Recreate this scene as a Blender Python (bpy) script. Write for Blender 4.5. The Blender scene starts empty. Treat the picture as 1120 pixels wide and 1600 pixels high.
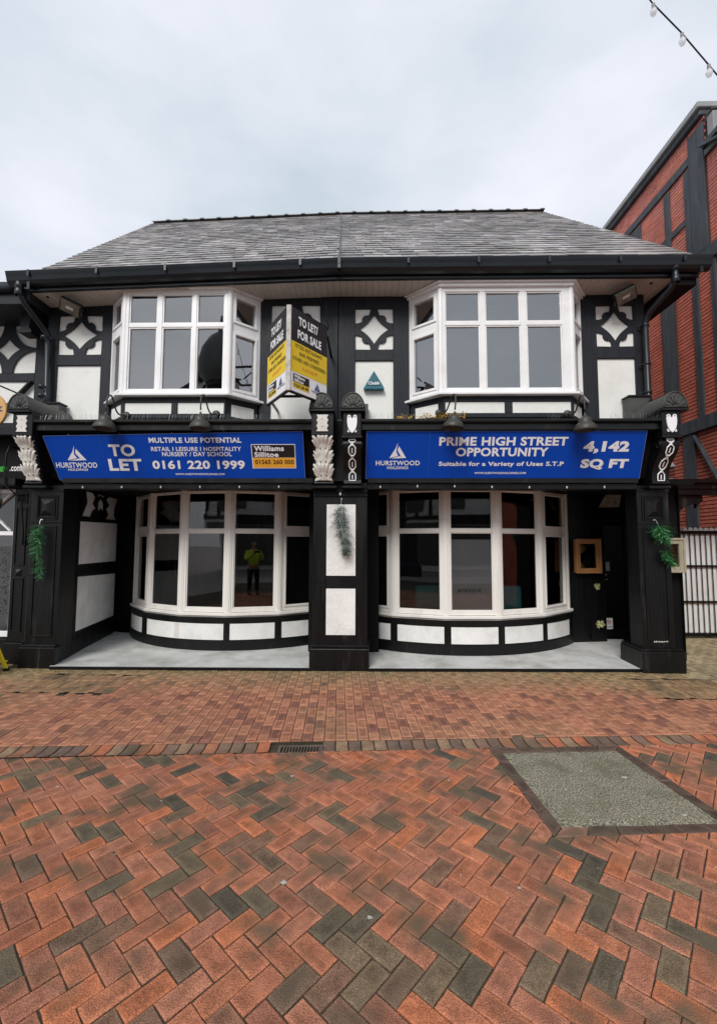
import bpy, bmesh, math, random
from mathutils import Vector, Matrix, Euler, noise
random.seed(7)
rnd = random.random
def U(a, b): return a + (b - a) * rnd()
R = math.radians

# ------------------------------------------------------------------ camera, light, exposure
sc = bpy.context.scene
COL = sc.collection
CAM = Vector((0, 0, 1.75))
F_PX, PITCH, ROLL, YAW = 680.0, R(4.0), R(0.15), R(1.0)
fw = Vector((-math.sin(YAW) * math.cos(PITCH), math.cos(YAW) * math.cos(PITCH), math.sin(PITCH)))
rt = Vector((math.cos(YAW), math.sin(YAW), 0)); up = rt.cross(fw)
rt, up = rt * math.cos(ROLL) + up * math.sin(ROLL), up * math.cos(ROLL) - rt * math.sin(ROLL)
cd = bpy.data.cameras.new('camera'); cam = bpy.data.objects.new('camera', cd); COL.objects.link(cam)
cd.sensor_width = 36; cd.lens = 36 * F_PX / 1600.0; cd.clip_start = 0.05; cd.clip_end = 600
cam.matrix_world = Matrix(((rt.x, up.x, -fw.x, CAM.x), (rt.y, up.y, -fw.y, CAM.y), (rt.z, up.z, -fw.z, CAM.z), (0, 0, 0, 1)))
sc.camera = cam
sc.view_settings.view_transform = 'Standard'; sc.view_settings.look = 'None'
sc.view_settings.exposure = 0.80; sc.view_settings.gamma = 1.0; sc.view_settings.use_curve_mapping = False
SUN_EL, SUN_AZ = R(42), R(200)          # azimuth clockwise from +Y: behind the camera, a little to its left
w = bpy.data.worlds.new('World'); sc.world = w; w.use_nodes = True
nt = w.node_tree; nt.nodes.clear()
out = nt.nodes.new('ShaderNodeOutputWorld'); bg = nt.nodes.new('ShaderNodeBackground')
sky = nt.nodes.new('ShaderNodeTexSky'); sky.sky_type = 'NISHITA'; sky.sun_disc = False
sky.sun_elevation = SUN_EL; sky.sun_rotation = SUN_AZ; sky.air_density = 1.0; sky.dust_density = 2.0
tc = nt.nodes.new('ShaderNodeTexCoord'); mp = nt.nodes.new('ShaderNodeMapping'); mp.inputs['Scale'].default_value = (1.6, 1.6, 3.4)
mp.inputs['Location'].default_value = (2.3, 0.4, 1.1)
nz = nt.nodes.new('ShaderNodeTexNoise'); nz.inputs['Scale'].default_value = 1.5; nz.inputs['Detail'].default_value = 6; nz.inputs['Roughness'].default_value = .52
rp = nt.nodes.new('ShaderNodeValToRGB'); rp.color_ramp.elements[0].position = .3; rp.color_ramp.elements[1].position = .72
rp.color_ramp.elements[0].color = (3.65, 4.15, 4.55, 1); rp.color_ramp.elements[1].color = (5.6, 5.65, 6.2, 1)
mx = nt.nodes.new('ShaderNodeMix'); mx.data_type = 'RGBA'; mx.inputs[0].default_value = .93
L = nt.links.new
L(tc.outputs['Generated'], mp.inputs['Vector']); L(mp.outputs[0], nz.inputs['Vector']); L(nz.outputs[0], rp.inputs[0])
L(sky.outputs[0], mx.inputs[6]); L(rp.outputs[0], mx.inputs[7]); L(mx.outputs[2], bg.inputs[0]); bg.inputs[1].default_value = .1
L(bg.outputs[0], out.inputs[0])
sl = bpy.data.lights.new('sun', 'SUN'); sl.energy = 1.45; sl.angle = R(24); sl.color = (1, .965, .92)
so = bpy.data.objects.new('sun', sl); COL.objects.link(so)
sd = Vector((math.sin(SUN_AZ) * math.cos(SUN_EL), math.cos(SUN_AZ) * math.cos(SUN_EL), math.sin(SUN_EL)))
so.rotation_euler = sd.to_track_quat('Z', 'Y').to_euler(); so.location = (0, -20, 30)

# ------------------------------------------------------------------ materials
def nd(t, k, **kw):
    n = t.nodes.new('ShaderNode' + k)
    for a, b in kw.items(): setattr(n, a, b)
    return n
def mat(name, col, rough=.6, var=.15, vscale=6, bump=.15, bscale=40, stretch=(1, 1, 1), spec=.5, dirt=None, dscale=1.5, damt=.5,
        objcol=False, attr=False, metal=0, edge=0, ddet=7, speck=0, speck_scale=300, rvar=.1, dthr=(.45, .7), local=False):
    m = bpy.data.materials.new(name); m.use_nodes = True; t = m.node_tree; b = t.nodes['Principled BSDF']
    b.inputs['Metallic'].default_value = metal; b.inputs['Specular IOR Level'].default_value = spec
    if local: g = nd(t, 'TexCoord').outputs['Object']
    else: g = nd(t, 'NewGeometry').outputs['Position']
    mp = nd(t, 'Mapping'); mp.inputs['Scale'].default_value = stretch; t.links.new(g, mp.inputs[0])
    n1 = nd(t, 'TexNoise'); n1.inputs['Scale'].default_value = vscale; n1.inputs['Detail'].default_value = 5; n1.inputs['Roughness'].default_value = .6
    t.links.new(mp.outputs[0], n1.inputs['Vector'])
    mr = nd(t, 'MapRange'); mr.inputs[3].default_value = 1 - var; mr.inputs[4].default_value = 1 + var
    mr.inputs[1].default_value = .25; mr.inputs[2].default_value = .75
    t.links.new(n1.outputs[0], mr.inputs[0])
    base = nd(t, 'RGB'); base.outputs[0].default_value = (*col, 1); c = base.outputs[0]
    if objcol: c = nd(t, 'ObjectInfo').outputs['Color']
    if attr: a = nd(t, 'Attribute'); a.attribute_name = 'tone'; c = a.outputs['Color']
    def mul(c, f):
        v = nd(t, 'VectorMath', operation='SCALE'); t.links.new(c, v.inputs[0]); t.links.new(f, v.inputs['Scale']); return v.outputs[0]
    c = mul(c, mr.outputs[0])
    if speck:
        n3 = nd(t, 'TexNoise'); n3.inputs['Scale'].default_value = speck_scale; n3.inputs['Detail'].default_value = 2; t.links.new(g, n3.inputs['Vector'])
        m3 = nd(t, 'MapRange'); m3.inputs[1].default_value = .32; m3.inputs[2].default_value = .68; m3.inputs[3].default_value = 1 - speck; m3.inputs[4].default_value = 1 + speck
        t.links.new(n3.outputs[0], m3.inputs[0]); c = mul(c, m3.outputs[0])
    if edge:
        ea = nd(t, 'Attribute'); ea.attribute_name = 'edge'; n5 = nd(t, 'TexNoise'); n5.inputs['Scale'].default_value = 9; n5.inputs['Detail'].default_value = 3; t.links.new(g, n5.inputs['Vector'])
        e1 = nd(t, 'MapRange'); e1.inputs[1].default_value = .3; e1.inputs[2].default_value = .7; e1.inputs[3].default_value = edge * .15; e1.inputs[4].default_value = edge * 1.6; t.links.new(n5.outputs[0], e1.inputs[0])
        e2 = nd(t, 'Math', operation='MULTIPLY'); t.links.new(ea.outputs['Fac'], e2.inputs[0]); t.links.new(e1.outputs[0], e2.inputs[1])
        e3 = nd(t, 'Math', operation='SUBTRACT'); e3.inputs[0].default_value = 1 + edge * .35; t.links.new(e2.outputs[0], e3.inputs[1]); c = mul(c, e3.outputs[0])
    if dirt:
        n2 = nd(t, 'TexNoise'); n2.inputs['Scale'].default_value = dscale; n2.inputs['Detail'].default_value = ddet; n2.inputs['Roughness'].default_value = .65
        t.links.new(mp.outputs[0], n2.inputs['Vector'])
        r2 = nd(t, 'MapRange'); r2.inputs[1].default_value = dthr[0]; r2.inputs[2].default_value = dthr[1]; r2.inputs[4].default_value = damt
        t.links.new(n2.outputs[0], r2.inputs[0])
        q = nd(t, 'Mix', data_type='RGBA'); t.links.new(r2.outputs[0], q.inputs[0]); t.links.new(c, q.inputs[6]); q.inputs[7].default_value = (*dirt, 1); c = q.outputs[2]
    t.links.new(c, b.inputs['Base Color'])
    rr = nd(t, 'MapRange'); rr.inputs[3].default_value = max(0, rough - rvar); rr.inputs[4].default_value = min(1, rough + rvar); t.links.new(n1.outputs[0], rr.inputs[0])
    t.links.new(rr.outputs[0], b.inputs['Roughness'])
    if bump:
        n4 = nd(t, 'TexNoise'); n4.inputs['Scale'].default_value = bscale; n4.inputs['Detail'].default_value = 4; t.links.new(mp.outputs[0], n4.inputs['Vector'])
        bp = nd(t, 'Bump'); bp.inputs['Strength'].default_value = bump; bp.inputs['Distance'].default_value = .01
        t.links.new(n4.outputs[0], bp.inputs['Height']); t.links.new(bp.outputs[0], b.inputs['Normal'])
    return m
VS = (1, 1, .12)
M = {}
M['timber'] = mat('black_painted_timber', (.011, .0135, .019), .55, .35, 9, .5, 26, (3, 3, .25), dirt=(.026, .027, .03), dscale=3, damt=.5, spec=.3)
M['black'] = mat('black_gloss_paint', (.0035, .004, .0045), .4, .3, 8, .25, 30, VS, dirt=(.055, .053, .048), dscale=9, damt=.55, dthr=(.60, .72), rvar=.22, spec=.34)
M['blackflat'] = mat('black_matt_board', (.003, .003, .0035), .65, .3, 5, .2, 30, spec=.2)
M['gutter'] = mat('dark_gutter_plastic', (.006, .010, .015), .38, .25, 3, .08, 20, (.4, 1, 1))
M['render'] = mat('white_render', (.80, .80, .76), .8, .05, 3, .35, 34, dirt=(.45, .44, .38), dscale=2.2, damt=.28, dthr=(.5, .8))
M['rlow'] = mat('white_painted_render', (.80, .80, .78), .7, .06, 4, .6, 22, dirt=(.34, .34, .30), dscale=3.2, damt=.45, dthr=(.45, .8))
M['upvc'] = mat('white_window_plastic', (.86, .86, .86), .3, .03, 2, .02, 10, dirt=(.6, .59, .55), dscale=3, damt=.3)
M['cream'] = mat('weathered_white_frame', (.80, .785, .74), .45, .04, 3, .05, 18, VS, dirt=(.52, .47, .40), dscale=4, damt=.4, dthr=(.5, .75))
M['soffit'] = mat('soffit_boarding', (.56, .51, .46), .6, .08, 2, .1, 12, dirt=(.34, .28, .22), dscale=1.2, damt=.4)
M['lead'] = mat('lead_grey_roofing', (.045, .048, .046), .5, .3, 5, .3, 18, dirt=(.09, .09, .075), dscale=3, damt=.4)
M['slate'] = mat('grey_slate', (.2, .2, .21), .42, .22, 9, .35, 60, objcol=True, dirt=(.10, .085, .062), dscale=1.8, damt=.6, rvar=.12, dthr=(.42, .7))
M['slates'] = mat('grey_slate_field', (.2, .2, .21), .42, .22, 9, .35, 60, attr=True, dirt=(.10, .085, .062), dscale=1.8, damt=.6, rvar=.12, dthr=(.42, .7))
PV = dict(rough=.78, var=.22, vscale=16, bump=.8, bscale=170, speck=.42, speck_scale=210, dirt=(.125, .10, .066), dscale=2.7, damt=.85, dthr=(.51, .66), spec=.15, edge=.30, ddet=2.5)
M['paver'] = mat('red_clay_paver', (.4, .15, .1), objcol=True, **PV)
M['pavers'] = mat('red_clay_pavers', (.4, .15, .1), attr=True, **PV)
PF = dict(PV, damt=.35, dscale=1.6, dthr=(.52, .7), speck=.3, edge=.36, bump=.6)
M['fpaver'] = mat('brown_clay_paver', (.4, .15, .1), objcol=True, **PF)
M['fpavers'] = mat('brown_clay_pavers', (.4, .15, .1), attr=True, **PF)
M['joint'] = mat('dirty_joint_sand', (.05, .036, .024), .95, .4, 14, .8, 120, dirt=(.05, .06, .025), dscale=3, damt=.7, speck=.3)
M['asphalt'] = mat('pebbled_asphalt', (.23, .215, .155), .85, .35, 60, 1.0, 130, speck=.95, speck_scale=105, dirt=(.10, .10, .055), dscale=3.5, damt=.65, dthr=(.48, .66))
M['sett'] = mat('brown_border_block', (.105, .07, .058), .7, .25, 9, .6, 90, speck=.2, dirt=(.06, .055, .04), dscale=4, damt=.6)
M['concrete'] = mat('pale_grey_screed', (.58, .585, .57), .7, .10, 4, .35, 40, dirt=(.27, .27, .24), dscale=2.3, damt=.8, dthr=(.44, .72), speck=.08, speck_scale=60)
M['ground'] = mat('distant_paving', (.30, .27, .25), .9, .25, 4, .3, 30)
M['brick'] = mat('red_wall_brick', (.33, .08, .055), .8, .12, 9, .6, 60, objcol=True, dirt=(.15, .045, .035), dscale=1.2, damt=.35)
M['bricks'] = mat('red_wall_bricks', (.33, .08, .055), .8, .12, 9, .6, 60, attr=True, dirt=(.15, .045, .035), dscale=1.2, damt=.35)
M['mortar'] = mat('wall_mortar', (.055, .032, .028), .95, .3, 20, .5, 80)
M['blue'] = mat('blue_sign_vinyl', (.001, .058, .43), .5, .04, 2, 0, spec=.2)
M['white'] = mat('white_print', (.86, .86, .88), .4, .01, 2, 0)
M['yellow'] = mat('yellow_print', (.83, .58, .02), .45, .02, 2, 0)
M['orange'] = mat('orange_print', (.80, .38, .03), .45, .02, 2, 0)
M['inkblack'] = mat('black_print', (.01, .01, .012), .45, .02, 2, 0)
M['inkred'] = mat('red_print', (.75, .16, .03), .45, .02, 2, 0)
M['inkblue'] = mat('navy_print', (.02, .04, .2), .45, .02, 2, 0)
M['inkgreen'] = mat('green_print', (.03, .35, .03), .45, .02, 2, 0)
M['plaster'] = mat('white_carved_plaster', (.72, .70, .65), .6, .08, 10, .35, 50, dirt=(.32, .26, .20), dscale=5, damt=.5)
M['metal'] = mat('galvanised_wire', (.35, .35, .36), .4, .1, 5, 0, metal=.7)
M['steel'] = mat('brushed_steel', (.6, .6, .6), .35, .1, 5, 0, metal=.6)
M['lamp'] = mat('dark_olive_enamel', (.035, .034, .027), .5, .2, 8, .1, 30)
M['bulb'] = mat('frosted_bulb', (.85, .85, .87), .25, .05, 5, 0)
M['bulb'].node_tree.nodes['Principled BSDF'].inputs['Alpha'].default_value = .5
M['teal'] = mat('teal_plastic', (.02, .14, .19), .35, .08, 4, 0)
M['gold'] = mat('gold_tinsel', (.80, .50, .06), .3, .5, 60, 0, metal=.15)
M['leaf'] = mat('plastic_fern_leaf', (.04, .20, .06), .5, .6, 25, 0)
M['leaf2'] = mat('dusty_plastic_leaf', (.035, .085, .055), .55, .5, 25, 0)
M['wood'] = mat('varnished_brown_wood', (.46, .22, .085), .4, .3, 10, .2, 30, (1, 1, .3), dirt=(.10, .05, .02), dscale=5, damt=.6)
M['oldwood'] = mat('weathered_pale_wood', (.42, .38, .28), .7, .2, 12, .3, 30, (1, 1, .3), dirt=(.2, .18, .12), dscale=5, damt=.6)
M['gate'] = mat('white_gate_board', (.74, .75, .75), .55, .05, 4, .1, 20, dirt=(.5, .5, .47), dscale=3, damt=.35)
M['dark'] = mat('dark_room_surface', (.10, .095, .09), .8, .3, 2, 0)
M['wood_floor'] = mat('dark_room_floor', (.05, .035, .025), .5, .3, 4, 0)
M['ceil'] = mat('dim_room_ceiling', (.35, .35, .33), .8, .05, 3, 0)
M['blind'] = mat('pale_blue_roller_blind', (.34, .40, .50), .8, .05, 3, 0)
M['curtain'] = mat('ochre_curtain', (.62, .50, .17), .8, .2, 5, .2, 12, (6, 6, .3))
M['frost'] = mat('grey_window_film', (.80, .81, .81), .6, .08, 3, 0)
M['seat'] = mat('teal_upholstery', (.05, .42, .44), .6, .1, 5, 0)
M['crate'] = mat('yellow_plastic', (.80, .66, .02), .45, .08, 4, 0)
M['grey'] = mat('grey_painted_board', (.25, .25, .25), .6, .1, 4, .1)
M['skin'] = mat('skin_tone', (.45, .27, .19), .5, .08, 8, 0)
M['hivis'] = mat('fluorescent_yellow_fabric', (.62, .95, .03), .7, .12, 10, .2)
M['cloth'] = mat('dark_trouser_cloth', (.015, .016, .022), .8, .2, 10, .2)
M['hair'] = mat('brown_hair', (.04, .025, .015), .7, .3, 30, .3)
M['shoe'] = mat('black_shoe', (.012, .012, .012), .4, .1, 5, 0)
M['bark'] = mat('bare_tree_bark', (.09, .07, .055), .9, .3, 10, .6, 30)
M['crete2'] = mat('yellowed_mossy_paver', (.30, .26, .15), .9, .3, 5, .5, 40)
def glass(name, ior, tint, rough=0.0):
    m = bpy.data.materials.new(name); m.use_nodes = True; t = m.node_tree; t.nodes.clear()
    o = nd(t, 'OutputMaterial'); mxs = nd(t, 'MixShader'); tr = nd(t, 'BsdfTransparent'); gl = nd(t, 'BsdfGlossy'); fr = nd(t, 'Fresnel')
    fr.inputs[0].default_value = ior; tr.inputs[0].default_value = (*tint, 1); gl.inputs['Roughness'].default_value = rough
    nn = nd(t, 'TexNoise'); nn.inputs['Scale'].default_value = 1.3; bp = nd(t, 'Bump'); bp.inputs['Strength'].default_value = .02; bp.inputs['Distance'].default_value = .02
    gg = nd(t, 'NewGeometry'); t.links.new(gg.outputs['Position'], nn.inputs['Vector']); t.links.new(nn.outputs[0], bp.inputs['Height']); t.links.new(bp.outputs[0], gl.inputs['Normal'])
    t.links.new(fr.outputs[0], mxs.inputs[0]); t.links.new(tr.outputs[0], mxs.inputs[1]); t.links.new(gl.outputs[0], mxs.inputs[2]); t.links.new(mxs.outputs[0], o.inputs[0])
    return m
M['glass'] = glass('double_glazing', 3.9, (.88, .90, .90))
M['glasslow'] = glass('shop_glazing', 2.0, (.84, .86, .86))

# ------------------------------------------------------------------ mesh helpers (geometry in world metres)
class MB:
    def __init__(s): s.v = []; s.f = []; s.tone = []; s.edge = []
    def add(s, vs, fs, tone=None):
        n = len(s.v); s.v += [tuple(v) for v in vs]; s.f += [[i + n for i in f] for f in fs]
        if tone is not None: s.tone += [tone] * len(vs)
        return s
    def box(s, x0, x1, y0, y1, z0, z1, tone=None):
        if x0 > x1: x0, x1 = x1, x0
        vs = [(x, y, z) for z in (z0, z1) for y in (y0, y1) for x in (x0, x1)]
        return s.add(vs, [(0, 2, 3, 1), (4, 5, 7, 6), (0, 1, 5, 4), (2, 6, 7, 3), (0, 4, 6, 2), (1, 3, 7, 5)], tone)
    def hexa(s, p, tone=None):   # 8 points ordered as box()
        return s.add(p, [(0, 2, 3, 1), (4, 5, 7, 6), (0, 1, 5, 4), (2, 6, 7, 3), (0, 4, 6, 2), (1, 3, 7, 5)], tone)
    def bar(s, a, b, wd, dp, ref=(0, 0, 1)):
        a, b = Vector(a), Vector(b); d = (b - a).normalized(); r = d.cross(Vector(ref))
        if r.length < 1e-4: r = d.cross(Vector((0, 1, 0)))
        r.normalize(); u = r.cross(d); r *= wd / 2; u *= dp / 2
        p = [a - r - u, a + r - u, a - r + u, a + r + u, b - r - u, b + r - u, b - r + u, b + r + u]
        return s.hexa(p)
    def tube(s, pts, r, n=6, caps=True):
        pts = [Vector(p) for p in pts]; k = len(pts); rs = r if isinstance(r, (list, tuple)) else [r] * k
        vs = []; x = None
        for i, p in enumerate(pts):
            d = (pts[min(i + 1, k - 1)] - pts[max(i - 1, 0)])
            d = d.normalized() if d.length > 1e-7 else Vector((0, 0, 1))
            if x is None: x = d.cross(Vector((0, 0, 1))); x = x if x.length > .01 else d.cross(Vector((0, 1, 0)))
            x = x - d * x.dot(d); x.normalize(); y = d.cross(x)
            vs += [p + x * math.cos(2 * math.pi * j / n) * rs[i] + y * math.sin(2 * math.pi * j / n) * rs[i] for j in range(n)]
        fs = [(i * n + j, i * n + (j + 1) % n, (i + 1) * n + (j + 1) % n, (i + 1) * n + j) for i in range(k - 1) for j in range(n)]
        if caps: fs += [tuple(range(n))[::-1], tuple((k - 1) * n + j for j in range(n))]
        return s.add(vs, fs)
    def lathe(s, prof, c=(0, 0, 0), axis=(0, 0, 1), n=20):   # prof: (radius, distance along axis)
        ax = Vector(axis).normalized(); x = ax.cross(Vector((0, 1, 0))); x = x if x.length > .05 else ax.cross(Vector((1, 0, 0))); x.normalize(); y = ax.cross(x); c = Vector(c)
        vs = []
        for r, h in prof: vs += [c + ax * h + x * math.cos(2 * math.pi * j / n) * r + y * math.sin(2 * math.pi * j / n) * r for j in range(n)]
        fs = [(i * n + j, i * n + (j + 1) % n, (i + 1) * n + (j + 1) % n, (i + 1) * n + j) for i in range(len(prof) - 1) for j in range(n)]
        return s.add(vs, fs)
    def prism(s, pts, d):        # polygon pts (3D) extruded by vector d
        n = len(pts); d = Vector(d); a = [Vector(p) for p in pts]; vs = a + [p + d for p in a]
        fs = [tuple(range(n))[::-1], tuple(range(n, 2 * n))] + [(i, (i + 1) % n, n + (i + 1) % n, n + i) for i in range(n)]
        return s.add(vs, fs)
    def mesh(s, name, m, smooth=False):
        me = bpy.data.meshes.new(name); me.from_pydata(s.v, [], s.f); me.update()
        if s.tone and len(s.tone) == len(s.v):
            a = me.color_attributes.new('tone', 'FLOAT_COLOR', 'POINT')
            a.data.foreach_set('color', [c for t in s.tone for c in (*t, 1)])
        if s.edge and len(s.edge) == len(s.v): a = me.attributes.new('edge', 'FLOAT', 'POINT'); a.data.foreach_set('value', s.edge)
        if len(s.f) > 1: bm = bmesh.new(); bm.from_mesh(me); bmesh.ops.recalc_face_normals(bm, faces=bm.faces); bm.to_mesh(me); bm.free()
        if smooth: me.polygons.foreach_set('use_smooth', [True] * len(me.polygons))
        me.materials.append(m); return me
    def build(s, name, m, parent=None, smooth=False, bevel=0, seg=1, **kw):
        return link(name, s.mesh(name, m, smooth), parent, bevel, seg, **kw)
def wloc(o):
    l = Vector(o.location)
    while o.parent: o = o.parent; l = l + o.location
    return l
def link(name, me, parent=None, bevel=0, seg=1, label=None, cat=None, group=None, kind=None):
    o = bpy.data.objects.new(name, me); COL.objects.link(o)
    if parent is not None: o.parent = parent; o.location = -wloc(parent)
    if bevel:
        b = o.modifiers.new('bevel', 'BEVEL'); b.width = bevel; b.segments = seg; b.limit_method = 'ANGLE'; b.angle_limit = R(40)
    for k, v in (('label', label), ('category', cat), ('group', group), ('kind', kind)):
        if v: o[k] = v
    return o
def thing(name, label, cat, loc=(0, 0, 0), group=None):
    o = bpy.data.objects.new(name, None); COL.objects.link(o); o.location = loc; o.empty_display_size = .2
    o['label'] = label; o['category'] = cat
    if group: o['group'] = group
    return o
def part(name, parent, loc=None):
    o = bpy.data.objects.new(name, None); COL.objects.link(o); o.parent = parent; o.empty_display_size = .1
    o.location = -wloc(parent) + (Vector(loc) if loc else wloc(parent)); return o
def copy_tree(o, parent=None):
    c = o.copy(); COL.objects.link(c)
    if parent: c.parent = parent
    for ch in o.children: copy_tree(ch, c)
    return c
def cut(name, outer, holes, origin, ax, ay, depth, m, parent, bevel=0, **kw):
    """flat board of polygon outline with holes, extruded; 2D points mapped on origin + x*ax + y*ay"""
    cu = bpy.data.curves.new('t', 'CURVE'); cu.dimensions = '2D'; cu.fill_mode = 'BOTH'
    for p in [outer] + holes:
        sp = cu.splines.new('POLY'); sp.points.add(len(p) - 1); sp.use_cyclic_u = True
        for i, (x, y) in enumerate(p): sp.points[i].co = (x, y, 0, 1)
    cu.extrude = depth / 2
    t = bpy.data.objects.new('t', cu); me = bpy.data.meshes.new_from_object(t); bpy.data.objects.remove(t); bpy.data.curves.remove(cu)
    ax, ay, o = Vector(ax), Vector(ay), Vector(origin); n = ax.cross(ay).normalized()
    for v in me.vertices: c = v.co.copy(); v.co = o + ax * c.x + ay * c.y + n * c.z
    me.name = name; me.materials.clear(); me.materials.append(m)
    return link(name, me, parent, bevel, **kw)
def text(s, box, P, m, parent, bold=.02, shear=0, name='lettering', th=.0015):
    """lettering fitted to box (x0,y0,x1,y1) of the surface P(x, y) -> world point"""
    for k_ in (1, .85, .7, .5, 0):                    # thickened outlines can spike: take the boldest clean one
        cu = bpy.data.curves.new('t', 'FONT'); cu.body = s; cu.size = 1; cu.offset = bold * k_; cu.extrude = .01; cu.resolution_u = 3; cu.space_character = 1.06
        t = bpy.data.objects.new('t', cu); me = bpy.data.meshes.new_from_object(t); bpy.data.objects.remove(t); bpy.data.curves.remove(cu)
        if max(abs(v.co.y) for v in me.vertices) < 1.2: break
    for v in me.vertices: v.co.x += shear * v.co.y
    xs = [v.co.x for v in me.vertices]; ys = [v.co.y for v in me.vertices]
    a, b, c, d = min(xs), max(xs), min(ys), max(ys); x0, y0, x1, y1 = box
    pc = P(x0, y0); n = (P(x1, y0) - pc).cross(P(x0, y1) - pc).normalized()
    for v in me.vertices:
        p = P(x0 + (v.co.x - a) / (b - a) * (x1 - x0), y0 + (v.co.y - c) / (d - c) * (y1 - y0)); v.co = p + n * (th if v.co.z > 0 else th * .2)
    me.name = name; me.materials.clear(); me.materials.append(m)
    return link(name, me, parent)
def seen(p):
    d = Vector(p) - CAM; z = d.dot(fw)
    if z < .2: return None
    return 560 + F_PX * d.dot(rt) / z, 800 - F_PX * d.dot(up) / z, z
def inview(p, m=10):
    q = seen(p); return q is not None and -m < q[0] < 1120 + m and -m < q[1] < 1600 + m
# ------------------------------------------------------------------ the ground
g = MB(); g.box(-150, 150, -150, 150, -.5, -.04).build('ground', M['ground'], kind='structure')
road = MB().hexa([(-7.5, -5, -.035), (7.5, -5, -.035), (-7.5, 3.297, -.035), (7.5, 4.280, -.035), (-7.5, -5, -.008), (7.5, -5, -.008), (-7.5, 3.297, -.008), (7.5, 4.280, -.008)]).build('road', M['joint'], kind='structure')
pave = MB().hexa([(-7.5, 3.530, -.035), (9.5, 4.600, -.035), (-7.5, 9, -.035), (9.5, 9, -.035), (-7.5, 3.530, -.0085), (9.5, 4.600, -.0085), (-7.5, 9, -.0085), (9.5, 9, -.0085)]).build('pavement', M['joint'], kind='structure')

def clip(poly, a, b, keep_left=True):
    o = []; s = 1 if keep_left else -1
    f = lambda p: s * ((b[0] - a[0]) * (p[1] - a[1]) - (b[1] - a[1]) * (p[0] - a[0]))
    for i, p in enumerate(poly):
        q = poly[(i + 1) % len(poly)]; fp, fq = f(p), f(q)
        if fp >= 0: o.append(p)
        if fp * fq < 0: t = fp / (fp - fq); o.append((p[0] + (q[0] - p[0]) * t, p[1] + (q[1] - p[1]) * t))
    return o
def area(p): return abs(sum(p[i][0] * p[(i + 1) % len(p)][1] - p[(i + 1) % len(p)][0] * p[i][1] for i in range(len(p)))) / 2
def shrink(poly, d):
    c = (sum(p[0] for p in poly) / len(poly), sum(p[1] for p in poly) / len(poly)); o = []
    n = len(poly)
    for i, p in enumerate(poly):
        a, b = poly[i - 1], poly[(i + 1) % n]
        e1 = Vector((p[0] - a[0], p[1] - a[1])); e2 = Vector((b[0] - p[0], b[1] - p[1]))
        if e1.length < 1e-5 or e2.length < 1e-5: continue
        e1.normalize(); e2.normalize(); bis = Vector((-(e1.y + e2.y), e1.x + e2.x))
        if bis.length < 1e-4: continue
        bis.normalize(); k = max(.35, abs(bis.dot(Vector((-e1.y, e1.x)))))
        o.append((p[0] + bis.x * d / k, p[1] + bis.y * d / k))
    return o
def ccw(p):
    return p if sum(p[i][0] * p[(i + 1) % len(p)][1] - p[(i + 1) % len(p)][0] * p[i][1] for i in range(len(p))) > 0 else p[::-1]
def eadd(mb, gm, tone=None):
    mb.add(*gm, tone=tone); k = len(gm[0]) // 4; mb.edge += [0.] * (3 * k) + [1.] * k; return mb
def paver_geo(poly, top, ch=.004, low=-.03, tilt=(0, 0)):
    poly = ccw(poly); inn = shrink(poly, ch); n = len(poly)
    if len(inn) == n and (area(inn) > area(poly) or max(math.dist(a, b) for a, b in zip(inn, poly)) > ch * 3):
        gx_, gy_ = sum(p[0] for p in poly) / n, sum(p[1] for p in poly) / n; inn = [(x + (gx_ - x) * .12, y + (gy_ - y) * .12) for x, y in poly]
    if len(inn) != n: return None
    c = poly[0]; tz = lambda p: top + (p[0] - c[0]) * tilt[0] + (p[1] - c[1]) * tilt[1]
    cx_ = sum(p[0] for p in inn) / n; cy_ = sum(p[1] for p in inn) / n
    core = [(x + (cx_ - x) * .42, y + (cy_ - y) * .42) for x, y in inn] if n < 5 else shrink(inn, .019)
    if len(core) != n or area(core) < .25 * area(inn) or area(core) > .9 * area(inn) or max(math.dist(a, b) for a, b in zip(core, inn)) > .045: core = [(x + (cx_ - x) * .4, y + (cy_ - y) * .4) for x, y in inn]
    vs = [(x, y, low) for x, y in poly] + [(x, y, tz((x, y)) - ch * .7) for x, y in poly] + [(x, y, tz((x, y))) for x, y in inn] + [(x, y, tz((x, y)) + .0004) for x, y in core]
    fs = [tuple(range(3 * n, 4 * n))]
    for k in (0, n, 2 * n): fs += [(k + i, k + (i + 1) % n, k + n + (i + 1) % n, k + n + i) for i in range(n)]
    return vs, fs
def wobble(poly, a=.0022, k=2):
    o = []
    for i, p in enumerate(poly):
        q = poly[(i + 1) % len(poly)]
        for j in range(k):
            t = j / k; o.append((p[0] + (q[0] - p[0]) * t + U(-a, a), p[1] + (q[1] - p[1]) * t + U(-a, a)))
    return o
REDS = [(.45, .175, .098), (.48, .185, .10), (.43, .165, .095), (.41, .17, .105), (.51, .18, .088), (.37, .155, .098), (.45, .19, .115)]
DARKS = [(.135, .108, .074), (.16, .125, .084), (.21, .15, .095), (.105, .088, .065)]
MIDS = [(.24, .135, .088), (.19, .125, .085), (.30, .15, .095)]
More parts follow.
